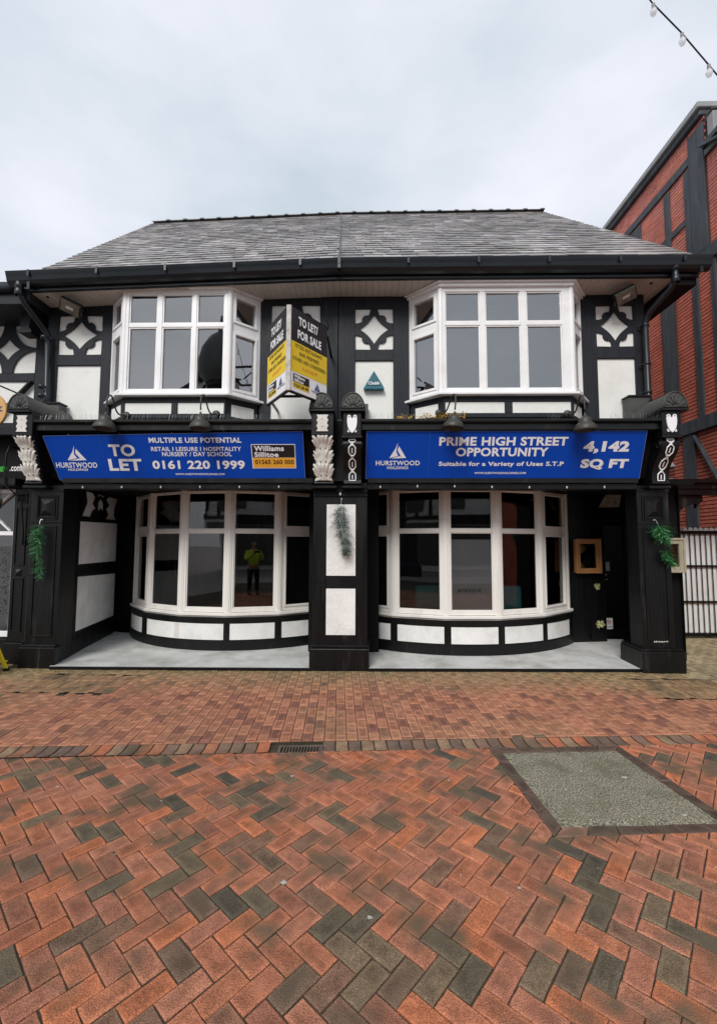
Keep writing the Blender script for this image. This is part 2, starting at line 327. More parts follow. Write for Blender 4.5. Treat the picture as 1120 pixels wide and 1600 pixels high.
STAINED = [(-1.50, 1.95), (-1.41, 1.85), (-0.70, 2.01), (-0.68, 2.27), (-0.54, 2.28), (-1.32, 2.38), (-1.05, 2.41), (-0.97, 2.53), (-1.07, 2.67), (-1.54, 2.79), (-1.69, 2.78), (-2.05, 2.91), (-2.07, 3.40), (-1.93, 3.33), (-1.84, 3.34), (-1.73, 3.61), (-1.60, 3.61), (-1.39, 3.48), (-1.04, 3.35), (-1.29, 3.07), (-0.88, 3.08), (-0.67, 2.97), (-0.83, 3.23), (-0.63, 3.36), (-0.44, 3.51), (-0.20, 3.40), (-0.17, 2.85), (-0.26, 2.98), (-0.17, 2.14), (-0.06, 2.14), (-0.11, 2.01), (-0.00, 2.18), (0.03, 2.02), (0.01, 1.90), (0.36, 2.03), (0.27, 1.87), (0.42, 1.90), (0.71, 1.91), (0.99, 1.92), (1.12, 2.23), (1.17, 2.37), (1.22, 2.52), (1.14, 2.67), (0.67, 2.90), (0.78, 3.21), (2.40, 3.77), (2.85, 3.82), (1.44, 2.26), (1.61, 2.40), (1.50, 2.12), (0.69, 3.74), (0.79, 3.63), (-2.49, 3.46), (1.30, 1.95), (-2.61, 3.43)]
HALF = [(-1.17, 2.08), (-0.83, 2.27), (-1.42, 3.06), (-0.56, 2.55), (-0.28, 1.84), (-0.17, 1.86), (0.38, 2.92), (0.34, 2.77), (0.10, 2.89), (0.13, 2.35), (0.76, 2.78), (0.91, 2.79), (0.76, 2.62), (0.86, 1.92), (1.78, 2.45), (-1.87, 2.91), (-0.56, 3.26), (0.21, 2.25), (0.39, 2.18), (-1.61, 2.09), (-1.76, 2.42), (1.46, 2.58), (1.25, 2.13)]
def tone_road(x, y):                            # the blue-black bricks lie where the street has them
    n = noise.noise(Vector((x * 1.3, y * 1.3, 3.1))); r = rnd()
    ds = min(math.hypot(x - a, y - b) / (1 + .12 * b) for a, b in STAINED); dh = min(math.hypot(x - a, y - b) / (1 + .12 * b) for a, b in HALF)
    if ds < .056: return random.choice(DARKS)
    if dh < .055 or (ds < .085 and r < .35): return random.choice(MIDS)
    out = x < -2.6 or x > 2.6 or y < 1.3
    pd = (.05 + max(0, n) * .7) if out else .01
    if r < pd: return random.choice(DARKS)
    if r < pd + .10: return random.choice(MIDS)
    c = random.choice(REDS); k = U(.86, 1.08); return tuple(v * k for v in c)
# herringbone of the street, unit 0.1 m, running at 45 degrees to the gutter
A0 = Vector((.04, 1.828)); ud = Vector((math.cos(R(-41)), math.sin(R(-41)))); vd = Vector((math.cos(R(49)), math.sin(R(49))))
gut_a, gut_b = (-8., 3.80 - .528), (9., 3.80 + .594)            # front line of the gutter
PA, PB, PC, PD = (1.05, 3.87), (2.19, 3.94), (2.33, 2.82), (1.13, 2.75)   # outer corners of the asphalt patch
patch = [PD, PC, PB, PA]                                           # ccw
def outside_patch(poly):
    hit = poly
    for i in range(4): hit = clip(hit, patch[i], patch[(i + 1) % 4], True) if len(hit) > 2 else hit
    if len(hit) < 3 or area(hit) < 1e-6: return [poly]
    res = []; cur = poly
    for i in range(4):
        a, b = patch[i], patch[(i + 1) % 4]
        o = clip(cur, a, b, False)
        if len(o) > 2 and area(o) > 3e-4: res.append(o)
        cur = clip(cur, a, b, True)
        if len(cur) < 3: break
    return res
cand = []
for iu in range(-75, 76):
    for iv in range(-75, 76):
        m4 = (iv - iu) % 4
        if m4 == 0: L_ = (1, 2)
        elif m4 == 3: L_ = (2, 1)
        else: continue
        c = A0 + ud * .1 * (iu + L_[0] / 2) + vd * .1 * (iv + L_[1] / 2)
        if not (-5.6 < c.x < 5.6 and -1.2 < c.y < 4.5): continue
        h = .0034; j = lambda: U(-.0012, .0012)
        q = [(iu * .1 + h, iv * .1 + h), ((iu + L_[0]) * .1 - h, iv * .1 + h), ((iu + L_[0]) * .1 - h, (iv + L_[1]) * .1 - h), (iu * .1 + h, (iv + L_[1]) * .1 - h)]
        dx, dy = U(-.0015, .0015), U(-.0015, .0015)
        poly = [tuple(A0 + ud * (p[0] + dx) + vd * (p[1] + dy)) for p in q]
        full = clip(poly, gut_a, gut_b, False)
        if len(full) < 3 or area(full) < 4e-4: continue
        pieces = outside_patch(full)
        for pc in pieces:
            cx = sum(p[0] for p in pc) / len(pc); cy = sum(p[1] for p in pc) / len(pc)
            whole = len(pc) == 4 and abs(area(pc) - area(poly)) < 1e-5
            cand.append((pc, whole, cx, cy, L_))
def rank(cs, n=300):
    k = []
    for i, c in enumerate(cs):
        s = seen((c[2], c[3], 0)); ok = s is not None and 0 < s[0] < 1120 and 0 < s[1] < 1600
        k.append((-(area(c[0]) / (s[2] ** 3)) if ok else 1, i))
    k.sort(); return set(i for v, i in k[:n] if v < 0)
def lay(cs, parent, tone, single, merged, objm, allm, ztop=0.0, ch=.004, group=None, var=.0018, wob=.0018):
    big = rank(cs); mb = MB(); shared = {}
    for i, c in enumerate(cs):
        pc, whole, cx, cy, L_ = c; top = ztop + U(-var, var) + .004 * noise.noise(Vector((cx * 1.3, cy * 1.3, 5))); til = (U(-.016, .016), U(-.016, .016)); tn = tone(cx, cy)
        if i in big:
            if whole:                                     # whole bricks share a few chipped meshes
                key = (L_, random.randrange(6))
                if key not in shared:
                    o0 = Vector(pc[0]); rel = [(p[0] - cx, p[1] - cy) for p in pc]
                    gm = paver_geo(wobble(rel, wob, 3), 0, ch); shared[key] = eadd(MB(), gm).mesh(single, objm)
                o = bpy.data.objects.new(single, shared[key]); COL.objects.link(o); o.parent = parent; o.location = (cx, cy, top + .0)
                o.rotation_euler = (til[0] * .5, til[1] * .5, U(-.006, .006))
            else:
                gm = paver_geo([(p[0] - cx, p[1] - cy) for p in pc], 0, ch)
                if not gm: continue
                o = bpy.data.objects.new(single, eadd(MB(), gm).mesh(single, objm)); COL.objects.link(o); o.parent = parent; o.location = (cx, cy, top)
            o.color = (*tn, 1)
        else:
            s = seen((cx, cy, 0)); near = s is not None and s[2] < 3.2 and inview((cx, cy, 0), 60)
            gm = paver_geo(wobble(pc, wob, 2) if near else pc, top, ch, -.025, til)
            if gm: eadd(mb, gm, tn)
    mb.build(merged, allm, parent, kind='stuff')
lay(cand, road, tone_road, 'paver', 'pavers', M['paver'], M['pavers'])

# stretcher-bond footway between gutter and shopfront, lanes square to the gutter
T = R(3.6); la = Vector((math.cos(T), math.sin(T))); lb = Vector((-math.sin(T), math.cos(T))); L0 = Vector((-.27, 4.033))
def lane(a, b): return tuple(L0 + la * a + lb * b)
def tone_foot(x, y):
    r = rnd(); n = noise.noise(Vector((x * 1.1, y * 1.1, 9)))
    moss = max(0, min(1, (y - 5.15 - .25 * n) / .8)); edge = max(0, min(1, (abs(x + .2) - 2.6) / 1.6)) * .8
    if x > 4.25: base = random.choice([(.42, .36, .22), (.38, .33, .2), (.46, .38, .24), (.33, .27, .17)]); k = U(.85, 1.1); return tuple(v * k for v in base) if r > .025 else (.10, .06, .045)
    if r < .004 + max(0, n - .25) * .25: c = random.choice(DARKS)
    elif r < .20: c = (.29, .13, .09)
    else: c = random.choice([(.45, .20, .12), (.43, .19, .115), (.47, .215, .13), (.41, .18, .11), (.44, .205, .125)])
    m_ = min(.75, moss * .62 + edge * moss * .3 + edge * .12 + (.12 if n > .2 else 0)); k = U(.88, 1.08)
    return tuple((c[i] * (1 - m_) + (.30, .255, .135)[i] * m_) * k for i in range(3))
foot = []
COVERS = [(-4.15, -3.03, 5.13, 5.80), (3.32, 4.45, 5.12, 5.80)]        # recessed inspection covers: x0 x1 y0 y1
for i in range(-62, 84):
    off = .1 * (i % 2) + (.03 if i % 5 == 0 else 0)
    for k in range(-1, 24):
        b0, b1 = k * .2 + off, (k + 1) * .2 + off; a0, a1 = i * .1, (i + 1) * .1; h = .0034
        b0 = max(b0, -.048)
        if b1 - b0 < .03: continue
        q = [lane(a0 + h, b0 + h), lane(a1 - h, b0 + h), lane(a1 - h, b1 - h), lane(a0 + h, b1 - h)]
        cx = sum(p[0] for p in q) / 4; cy = sum(p[1] for p in q) / 4
        if not (-6.2 < cx < 8.4): continue
        if cx < 4.33 and cy > 6.25 and cx > -5.05: continue
        if cx <= -5.05 and cy > 6.55: continue
        if cy > 8.95: continue
        whole = abs((b1 - b0) - .2) < 1e-6
        if -5.05 < cx < 4.33:
            pc = clip(q, (-6, 6.06), (6, 6.2), False)
            if len(pc) < 3 or area(pc) < 3e-4: continue
            whole = whole and len(pc) == 4 and abs(area(pc) - area(q)) < 1e-6
        else: pc = q
        foot.append((pc, whole, cx, cy, (0, 0)))
# drop what lies where the inspection covers are
foot2 = [c for c in foot if not any(x0 < c[2] < x1 and y0 < c[3] < y1 for x0, x1, y0, y1 in COVERS)]
lay(foot2, pave, tone_foot, 'paver', 'pavers', M['fpaver'], M['fpavers'], ch=.0045)
# the gutter course of dished blocks
gut = MB().hexa([(-7.5, 3.25, -.039), (8.5, 4.26, -.039), (-7.5, 3.6, -.039), (8.5, 4.6, -.039), (-7.5, 3.25, -.034), (8.5, 4.26, -.034), (-7.5, 3.6, -.034), (8.5, 4.6, -.034)]).build('gutter', M['joint'], kind='structure')
DR = (-.745, -.362)
for i in range(-52, 60):
    a0 = i * .112; p = [lane(a0 + .004, -.236 ), lane(a0 + .106, -.236), lane(a0 + .106, -.054), lane(a0 + .004, -.054)]
    cx = sum(q[0] for q in p) / 4; cy = sum(q[1] for q in p) / 4
    if DR[0] - .03 < cx < DR[1] + .035: continue
    mb = MB(); n = 6; vs = []; fs = []
    for k in range(n + 1):
        t = k / n; dz = -.004 - .014 * math.sin(math.pi * t)
        for s_, e in ((0, .004), (.06, 0), (.94, 0), (1, .004)):
            x = p[0][0] * (1 - s_) + p[1][0] * s_ + (p[3][0] - p[0][0]) * t; y = p[0][1] * (1 - s_) + p[1][1] * s_ + (p[3][1] - p[0][1]) * t
            vs.append((x - cx + U(-.001, .001), y - cy, dz - e - (.006 if k in (0, n) else 0)))
    for k in range(n):
        for j in range(3): fs.append((k * 4 + j, k * 4 + j + 1, k * 4 + j + 5, k * 4 + j + 4))
    o = bpy.data.objects.new('gutter_block', MB().add(vs, fs).mesh('gutter_block', M['paver'], True)); COL.objects.link(o); o.parent = gut
    o.location = (cx, cy, .004 + U(-.002, .002)); c = random.choice([(.36, .16, .09), (.22, .14, .10), (.42, .15, .08), (.16, .11, .085), (.28, .19, .12)]); o.color = (*c, 1)
# drain grate in the gutter
t = thing('drain_grate', 'slotted iron drain grate set in the brick gutter', 'drain', (-.553, 3.80, 0))
th = math.atan2(.06, .38)
def gp(x, y, z): return (-.553 + x * math.cos(T) - y * math.sin(T), 3.80 + x * math.sin(T) + y * math.cos(T), z)
def gbox(mb, x0, x1, y0, y1, z0, z1): return mb.hexa([gp(x, y, z) for z in (z0, z1) for y in (y0, y1) for x in (x0, x1)])
fr = MB()
for a in ((-.19, .19, -.085, -.068), (-.19, .19, .068, .085), (-.19, -.165, -.068, .068), (.165, .19, -.068, .068)): gbox(fr, *a, -.02, .002)
iron = mat('rusty_iron', (.10, .075, .06), .55, .4, 12, .4, 50, dirt=(.19, .13, .09), dscale=10, damt=.5)
fr.build('frame', iron, t, bevel=.002)
gbox(MB(), -.164, .164, -.067, .067, -.016, -.0155).build('pit', M['blackflat'], t)
for k in range(13):
    x = -.15 + k * .025; b = MB(); b.hexa([gp(x + dx + (y > 0) * .012, y, z) for z in (-.015, -.002) for y in (-.068, .068) for dx in (-.0055, .0055)]); b.build('bar', iron, t)
# asphalt patch with its border blocks
pt = thing('trench_patch', 'pebbled grey asphalt patch framed by dark brown blocks in the road', 'patch', (1.67, 3.34, 0))
def lerp(a, b, t): return (a[0] + (b[0] - a[0]) * t, a[1] + (b[1] - a[1]) * t)
inner = shrink(ccw(patch), .085)
MB().prism([(x, y, -.029) for x, y in shrink(ccw(patch), .002)], (0, 0, .018)).build('bed', M['joint'], pt)
gx = MB(); N = 44; vs = []; fs = []
I = ccw(inner)
for a in range(N + 1):
    for b in range(N + 1):
        p = lerp(lerp(I[0], I[1], a / N), lerp(I[3], I[2], a / N), b / N); e = min(a, b, N - a, N - b)
        vs.append((*p, -.0060 + .003 * noise.noise(Vector((p[0] * 40, p[1] * 40, 0))) + .005 * min(1, e / 3)))
for a in range(N):
    for b in range(N): i = a * (N + 1) + b; fs.append((i, i + 1, i + N + 2, i + N + 1))
gx.add(vs, fs).build('asphalt_fill', M['asphalt'], pt, True)
O_ = ccw(patch)
for e in range(4):
    a, b, c, d = O_[e], O_[(e + 1) % 4], I[(e + 1) % 4], I[e]; ln = math.dist(a, b); n = max(4, round(ln / .205))
    for k in range(n):
        t0, t1 = k / n, (k + 1) / n; g_ = .004 / ln
        q = [lerp(a, b, t0 + g_), lerp(a, b, t1 - g_), lerp(d, c, t1 - g_), lerp(d, c, t0 + g_)]
        gm = paver_geo(wobble(q, .003, 2), .001 + U(-.003, .003), .005)
        if gm:
            q = eadd(MB(), gm).build('border_block', M['paver'], pt); k_ = U(.7, 1.15)
            q.color = (.12 * k_, .082 * k_, .065 * k_, 1) if not (e == 0 and k == 0) else (.30, .16, .11, 1)
# two recessed inspection covers filled with the same bricks
for ci, (x0, x1, y0, y1) in enumerate(COVERS):
    t = thing('inspection_cover', ('brick-filled inspection cover beside the left pillar of the shopfront', 'brick-filled inspection cover in front of the right pillar of the shopfront')[ci], 'cover', ((x0 + x1) / 2, (y0 + y1) / 2, 0), 'brick-filled inspection covers')
    x0 -= .06; x1 += .06
    MB().box(x0, x1, y0 - .02, y1 + .02, -.02, -.0075).build('tray', M['blackflat'], t)
    fr = MB()
    for k in range(6):
        xx = x0 + (x1 - x0) * k / 5; fr.box(xx - .004, xx + .004, y0, y1, -.007, -.001)
    fr.box(x0, x1, y0 - .02, y0 - .010, -.007, .0015).box(x0, x1, y1 + .004, y1 + .014, -.007, .0015)
    fr.build('tray_edge', M['blackflat'], t)
    dxs = (y1 - y0) * math.tan(T)
    nb = int((x1 - x0) / .1)
    for i in range(nb):
        for k in range(3):
            a0 = x0 + .008 + i * (x1 - x0 - .01) / nb; a1 = a0 + (x1 - x0 - .01) / nb - .008; b0 = y0 + k * (y1 - y0) / 3; b1 = b0 + (y1 - y0) / 3 - .004
            q = [(a0, b0), (a1, b0), (a1, b1), (a0, b1)]; gm = paver_geo(q, U(-.004, .001), .003)
            o = eadd(MB(), gm).build('paver', M['paver'], t); o.color = (*tone_foot(a0 if a0 < 4.2 else 4.1, 5.6), 1)
    if ci < 2:
        nk = MB()
        for k in range(4): nk.box(x0 + .12 + k * .29, x0 + .18 + k * .29, y0 - .012, y0 + .02, -.004, .002)
        nk.build('lifting_slot', M['blackflat'], t)
# chewing gum and droppings trodden into the paving
gm = MB()
spots = [(-.42, 2.36, .015), (.02, 2.16, .010), (-1.38, 3.05, .006), (-.55, 3.38, .012), (.61, 3.35, .008), (1.65, 3.5, .009), (1.93, 3.42, .016), (1.42, 3.25, .009), (2.05, 2.97, .012), (1.55, 3.15, .007), (1.75, 2.95, .006), (-2.2, 3.2, .008), (.78, 2.35, .007)]
for _ in range(90):
    x, y = U(-4, 4.2), U(2.4, 6.0); spots.append((x, y, U(.002, .005)))
for x, y, r in spots:
    n = 9; ph = rnd() * 6; st = U(1, 1.5)
    pts = [(x + r * st * math.cos(2 * math.pi * k / n + ph) * U(.7, 1.2), y + r * math.sin(2 * math.pi * k / n + ph) * U(.7, 1.2), .0025) for k in range(n)]
    gm.prism(pts, (0, 0, .0012))
gm.build('chewing_gum', mat('pale_gum', (.42, .41, .36), .8, .35, 60, .2), kind='stuff')
# tufts of moss and grit along the foot of the shopfront
ms = MB()
for _ in range(900):
    x = U(-5, 4.4); y = 6.05 + .018 * x + .01 - abs(random.gauss(0, .05)); s = U(.003, .010); a = rnd() * 6
    ms.add([(x + math.cos(a) * s, y + math.sin(a) * s, 0), (x - math.sin(a) * s, y + math.cos(a) * s, 0), (x - math.cos(a) * s, y - math.sin(a) * s, 0), (x, y, s * .9 + .002)], [(0, 1, 3), (1, 2, 3), (2, 0, 3)])
ms.build('moss', mat('damp_moss', (.09, .11, .03), .9, .4, 40, .3), kind='stuff')
# ------------------------------------------------------------------ the black and white building
bld = thing('timber_framed_building', 'two storey black and white timber framed shop building with slate roof, empty and to let', 'building', (-.35, 6.1, 0))
YW = 6.60
# --- body behind the facade
MB().box(-5.0, 4.30, 6.66, 6.74, 2.66, 5.58).build('upper_wall', M['timber'], bld)
MB().box(4.30 - .12, 4.30, 6.745, 12.5, 2.67, 5.55).box(4.72, 4.78, 6.81, 12.5, 0, 2.66).box(-5.02, -4.92, 8.3, 12.5, 0, 5.4).box(-5.0, 4.3, 12.42, 12.5, 0, 5.5).build('side_wall', M['timber'], bld)
# --- plaster panels and timbers of the upper storey
straps = [(-4.86, -4.165, 4.685, 5.325), (-1.487, -.722, 4.75, 5.47), (-.173, .418, 4.745, 5.406), (3.554, 4.128, 4.775, 5.432)]
lows = [(-4.868, -4.178, 3.60, 4.515), (-1.487, -.722, 3.60, 4.575), (-.17, .416, 3.60, 4.57), (3.554, 4.118, 3.60, 4.588)]
for x0, x1, z0, z1 in straps + lows:
    MB().box(x0 - .02, x1 + .02, YW + .012, YW + .055, z0 - .02, z1 + .02).build('plaster_panel', M['render'], bld)
def beams(lst, y0, y1, parent=bld, m='timber', bev=.006):
    for b in lst: MB().box(b[0], b[1], y0 + (b[4] if len(b) > 4 else 0), y1, b[2], b[3]).build('timber', M[m], parent, bevel=bev)
beams([(-5.03, -4.86, 3.55, 5.50), (-4.165, -4.0, 3.55, 5.56), (-1.66, -1.487, 3.55, 5.60), (-.722, -.442, 3.55, 5.61), (-.436, -.173, 3.55, 5.61), (.418, .665, 3.55, 5.60), (3.325, 3.554, 3.55, 5.60), (4.128, 4.30, 3.55, 5.60)], YW - .02, 6.66)
for (x0, x1, z0, z1), (a0, a1, b0, b1) in zip(straps, lows):
    beams([(x0 - .004, x1 + .004, b1, z0, .004), (x0 - .004, x1 + .004, z1, 5.56 + (x0 + 5) * .01, .004)], YW - .02, 6.66)
def arc(cx, cy, r, a0, a1, n=10): return [(cx + r * math.cos(R(a0 + (a1 - a0) * i / n)), cy + r * math.sin(R(a0 + (a1 - a0) * i / n))) for i in range(n + 1)]
def strap(x0, x1, z0, z1, y, parent, bite=True, rc=.40, rd=.60, m='timber', kd=(.385, .355)):
    W_, H_ = x1 - x0, z1 - z0; holes = []
    for sx, sy in ((0, 0), (1, 0), (1, 1), (0, 1)):
        r = rc * min(W_, H_); pts = [(0.004, 0.004)]
        ar = []
        for i in range(17):
            a = i / 16 * 90; rr = r
            if bite:
                d = abs(a - 45)
                if d < 13: rr = r * (.80 if d > 4 else .74)
                elif d < 19: rr = r * .98
            ar.append((rr * math.cos(R(a)), rr * math.sin(R(a))))
        pts += ar
        pts = [((p[0] if not sx else W_ - p[0]), (p[1] if not sy else H_ - p[1])) for p in pts]
        holes.append(pts)
    cx, cy = W_ / 2, H_ / 2; a, b = W_ * kd[0], H_ * kd[1]; dm = []
    V = [(cx, cy + b), (cx + a, cy), (cx, cy - b), (cx - a, cy)]
    for i in range(4):
        p, q = V[i], V[(i + 1) % 4]
        for k in range(8):
            t = k / 8; mx_, my_ = p[0] + (q[0] - p[0]) * t, p[1] + (q[1] - p[1]) * t; s = .30 * math.sin(math.pi * t) * .42
            dm.append((mx_ + (cx - mx_) * s, my_ + (cy - my_) * s))
    holes.append(dm)
    cut('strapwork', [(-.002, -.002), (W_ + .002, -.002), (W_ + .002, H_ + .002), (-.002, H_ + .002)], holes, (x0, y, z0), (1, 0, 0), (0, 0, 1), .022, M[m], parent, bevel=.002)
for s in straps: strap(*s, YW - .002, bld)
# small bolt heads on the timbers
bh = MB()
for x, z in ((-.2, 4.66), (.46, 4.66), (-4.12, 4.62), (3.5, 4.66), (.5, 5.5), (-.6, 4.66), (-1.6, 4.5), (4.2, 4.7)): bh.lathe([(0, .008), (.010, .006), (.012, 0)], (x, YW - .02, z), (0, -1, 0), 8)
bh.build('bolt_heads', M['black'], bld, kind='stuff')
# --- windows: one framed facet between two plan points
def facet(parent, p0, p1, z0, z1, cols, tz, m, gm, fw_=.055, mull=.05, dep=.07, sash=False, back=None, frame_top=.06, frame_bot=.07, bead=.02):
    """p0->p1 left to right seen from the street; cols = list of (a,b) pane edges as fractions; tz = transom (z0,z1)"""
    p0, p1 = Vector((*p0, 0)), Vector((*p1, 0)); ex = (p1 - p0); Lw = ex.length; ex.normalize(); en = Vector((ex.y, -ex.x, 0))  # outward
    def bx(mb, a, b, c, d, n0, n1): return mb.hexa([p0 + ex * x + en * n + Vector((0, 0, z)) for z in (c, d) for n in (n0, n1) for x in (a, b)])
    f = MB(); xs = [0] + [v * Lw for c in cols for v in c] + [Lw]
    bx(f, 0, xs[1], z0, z1, -dep, 0); bx(f, xs[-2], Lw, z0, z1, -dep, 0)
    for i in range(2, len(xs) - 2, 2): bx(f, xs[i], xs[i + 1], z0 + frame_bot, z1 - frame_top, -dep, -.004)
    bx(f, xs[1], xs[-2], z1 - frame_top, z1, -dep, -.001); bx(f, xs[1], xs[-2], z0, z0 + frame_bot, -dep, -.001)
    for i in range(0, len(cols)): bx(f, xs[1 + 2 * i], xs[2 + 2 * i], tz[0], tz[1], -dep, -.006)
    f.build('frame', m, parent, bevel=.004, seg=2)
    bd = MB()
    for i in range(len(cols)):
        a, b = xs[1 + 2 * i], xs[2 + 2 * i]
        for c, d in ((z0 + frame_bot, tz[0]), (tz[1], z1 - frame_top)):
            e = bead; n0, n1 = -dep + .005, (-.016 if not sash else .012)
            s2 = e if not sash else e * 1.9
            bx(bd, a, a + s2, c, d, n0, n1); bx(bd, b - s2, b, c, d, n0, n1); bx(bd, a + s2, b - s2, c, c + s2, n0, n1); bx(bd, a + s2, b - s2, d - s2, d, n0, n1)
            tilt = .005 * U(-1, 1); n_ = -dep * .55
            q = [p0 + ex * (a + s2 * .8) + en * (n_ + tilt) + Vector((0, 0, c + s2 * .8)), p0 + ex * (b - s2 * .8) + en * (n_ - tilt) + Vector((0, 0, c + s2 * .8)),
                 p0 + ex * (b - s2 * .8) + en * (n_ - tilt * .5) + Vector((0, 0, d - s2 * .8)), p0 + ex * (a + s2 * .8) + en * (n_ + tilt * 1.2) + Vector((0, 0, d - s2 * .8))]
            MB().add(q, [(0, 1, 2, 3)]).build('pane', gm, parent)
            if back:                                            # rubber gasket line
                pass
    bd.build('sash' if sash else 'glazing_bead', m, parent, bevel=.003, seg=1)
def bay(x0, x1, xa, xb, cols, label):
    """wall corners x0,x1 ; front corners xa,xb"""
    b = part('bay_window', bld, (x0, YW, 3.9)); b['label'] = label
    yf = 6.24; z0, z1 = 3.925, 5.53; tz = (4.955, 5.01)
    facet(b, (xa, yf), (xb, yf), z0, z1, cols, tz, M['upvc'], M['glass'])
    facet(b, (x0, YW), (xa, yf), z0, z1, [(.12, .86)], (4.90, 5.04), M['upvc'], M['glass'], sash=True)
    facet(b, (xb, yf), (x1, YW), z0, z1, [(.14, .88)], (4.90, 5.04), M['upvc'], M['glass'], sash=True)
    for cx, dx in ((xa, -.008), (xb, .008)):
        MB().lathe([(.048, 0), (.048, z1 - z0)], (cx, yf + .036, z0), n=10).build('corner_post', M['upvc'], b, True)
    o = .05                                                     # sill and cornice mouldings follow the plan
    def ring(nm, off, za, zb, m, yb=.05, bev=.006):
        P = [(x0 - off, YW + yb - .05), (xa - off * .5, yf - off), (xb + off * .5, yf - off), (x1 + off, YW + yb - .05), (x1 - .02, YW + .05), (x0 + .02, YW + .05)]
        MB().prism([(x, y, za) for x, y in P], (0, 0, zb - za)).build(nm, m, b, bevel=bev)
    ring('sill', .085, 3.885, 3.923, M['upvc']); ring('head_moulding', .045, 5.532, 5.575, M['upvc']); ring('head_moulding', .085, 5.577, 5.60, M['upvc'])
    # black apron with white panels below the sill
    d_ = .025; za, zb = 3.50, 3.883
    P = [(x0 + .03, YW), (xa + .02, yf + d_), (xb - .02, yf + d_), (x1 - .03, YW), (x1 - .03, YW + .05), (x0 + .03, YW + .05)]
    MB().prism([(x, y, za) for x, y in P], (0, 0, zb - za)).build('apron', M['timber'], b)
    Wf = xb - xa; yy = yf + d_
    for a, c in (((xa + .055, xa + Wf * .475), (xa + Wf * .535, xb - .05)) if True else ()):
        MB().box(a, c, yy - .008, yy + .01, 3.635, 3.80).build('apron_panel', M['render'], b)
    frb = MB().box(xa + .02, xb - .02, yy - .022, yy, 3.802, 3.88).box(xa + .02, xb - .02, yy - .022, yy, 3.57, 3.634).box(xa + .02, xa + .052, yy - .022, yy, 3.635, 3.80).box(xb - .048, xb - .02, yy - .022, yy, 3.635, 3.80).box(xa + Wf * .475 + .002, xa + Wf * .535 - .002, yy - .022, yy, 3.635, 3.80)
    frb.build('apron_timber', M['timber'], b, bevel=.003)
    for q0, q1 in (((x0 + .03, YW), (xa + .02, yy)), ((xb - .02, yy), (x1 - .03, YW))):
        e = Vector((q1[0] - q0[0], q1[1] - q0[1], 0)); n = Vector((e.y, -e.x, 0)).normalized()
        pp = lambda t, z, k: Vector((q0[0] + e.x * t, q0[1] + e.y * t, z)) + n * k
        MB().hexa([pp(t, z, k) for z in (3.61, 3.79) for k in (-.01, .008) for t in (.16, .86)]).build('apron_panel', M['render'], b)
    return b
bay(-4.02, -1.65, -3.62, -2.045, [(.043, .315), (.362, .650), (.690, .956)], 'left oriel bay window reflecting roofs')
bay(.655, 3.335, 1.10, 3.02, [(.032, .300), (.340, .610), (.655, .925)], 'right oriel bay window with pale blue panes')
# rooms behind the upper windows
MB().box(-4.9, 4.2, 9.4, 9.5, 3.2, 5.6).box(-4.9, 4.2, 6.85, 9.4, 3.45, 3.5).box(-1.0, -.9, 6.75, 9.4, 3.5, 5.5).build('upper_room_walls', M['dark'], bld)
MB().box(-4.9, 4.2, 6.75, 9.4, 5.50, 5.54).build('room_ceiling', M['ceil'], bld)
for i, a in enumerate((1.20, 1.72, 2.27)): MB().box(a - .03, a + .50, 6.42, 6.425, 3.97, 5.36).build('roller_blind', M['blind'], bld)
for x0, x1 in ((-3.58, -3.10),):
    mb = MB(); n = 24; vs = []
    for k in range(n + 1):
        x = x0 + (x1 - x0) * k / n; y = 6.44 + .025 * math.sin(k * 1.7)
        vs += [(x, y, 3.95), (x, y, 5.3)]
    mb.add(vs, [(2 * k, 2 * k + 2, 2 * k + 3, 2 * k + 1) for k in range(n)]).build('curtain', M['curtain'], bld, True)
# openings behind the bays in the wall (dark void)
# --- eaves: soffit boards, fascia, gutter
def ez(x): return 5.605 if x > -.43 else 5.605 - (-.43 - x) * .033      # eaves sag towards the left
sf = part('soffit', bld)
i = 0; x = -5.0
while x < 4.5:
    w_ = .098; yb = YW + .03 if x < 4.3 else 7.6
    MB().hexa([(xx, y, z + ez(xx)) for z in (0, .012) for y in (6.17, yb) for xx in (x, min(x + w_ - .004, 4.5))]).build('soffit_board', M['soffit'], sf, bevel=.0015)
    x += w_
for a_, b_ in ((-5.0, -.43), (-.428, 4.5)): MB().hexa([(xx, y, z + ez(xx)) for z in (.014, .02) for y in (6.16, 6.66) for xx in (a_, b_)]).build('soffit_backing', M['blackflat'], bld)
for a, b in ((-5.02, -.425), (-.421, 4.80)):
    MB().hexa([(xx, y, z + ez(xx)) for z in (-.012, .20) for y in (6.13, 6.165) for xx in (a, b)]).build('fascia_board', M['gutter'], bld, bevel=.004)
    MB().hexa([(xx, y, z + ez(xx)) for z in (-.004, .03) for y in (6.118, 6.129) for xx in (a, b)]).build('fascia_bead', M['gutter'], bld, bevel=.003)
# right-hand eaves box running back
MB().box(4.50, 4.80, 6.17, 8.0, 5.50, 5.80).build('eaves_box', M['blackflat'], bld, bevel=.004)
MB().box(-5.06, -5.0, 6.14, 6.9, 5.33, 5.62).build('eaves_bracket', M['timber'], bld, bevel=.004)
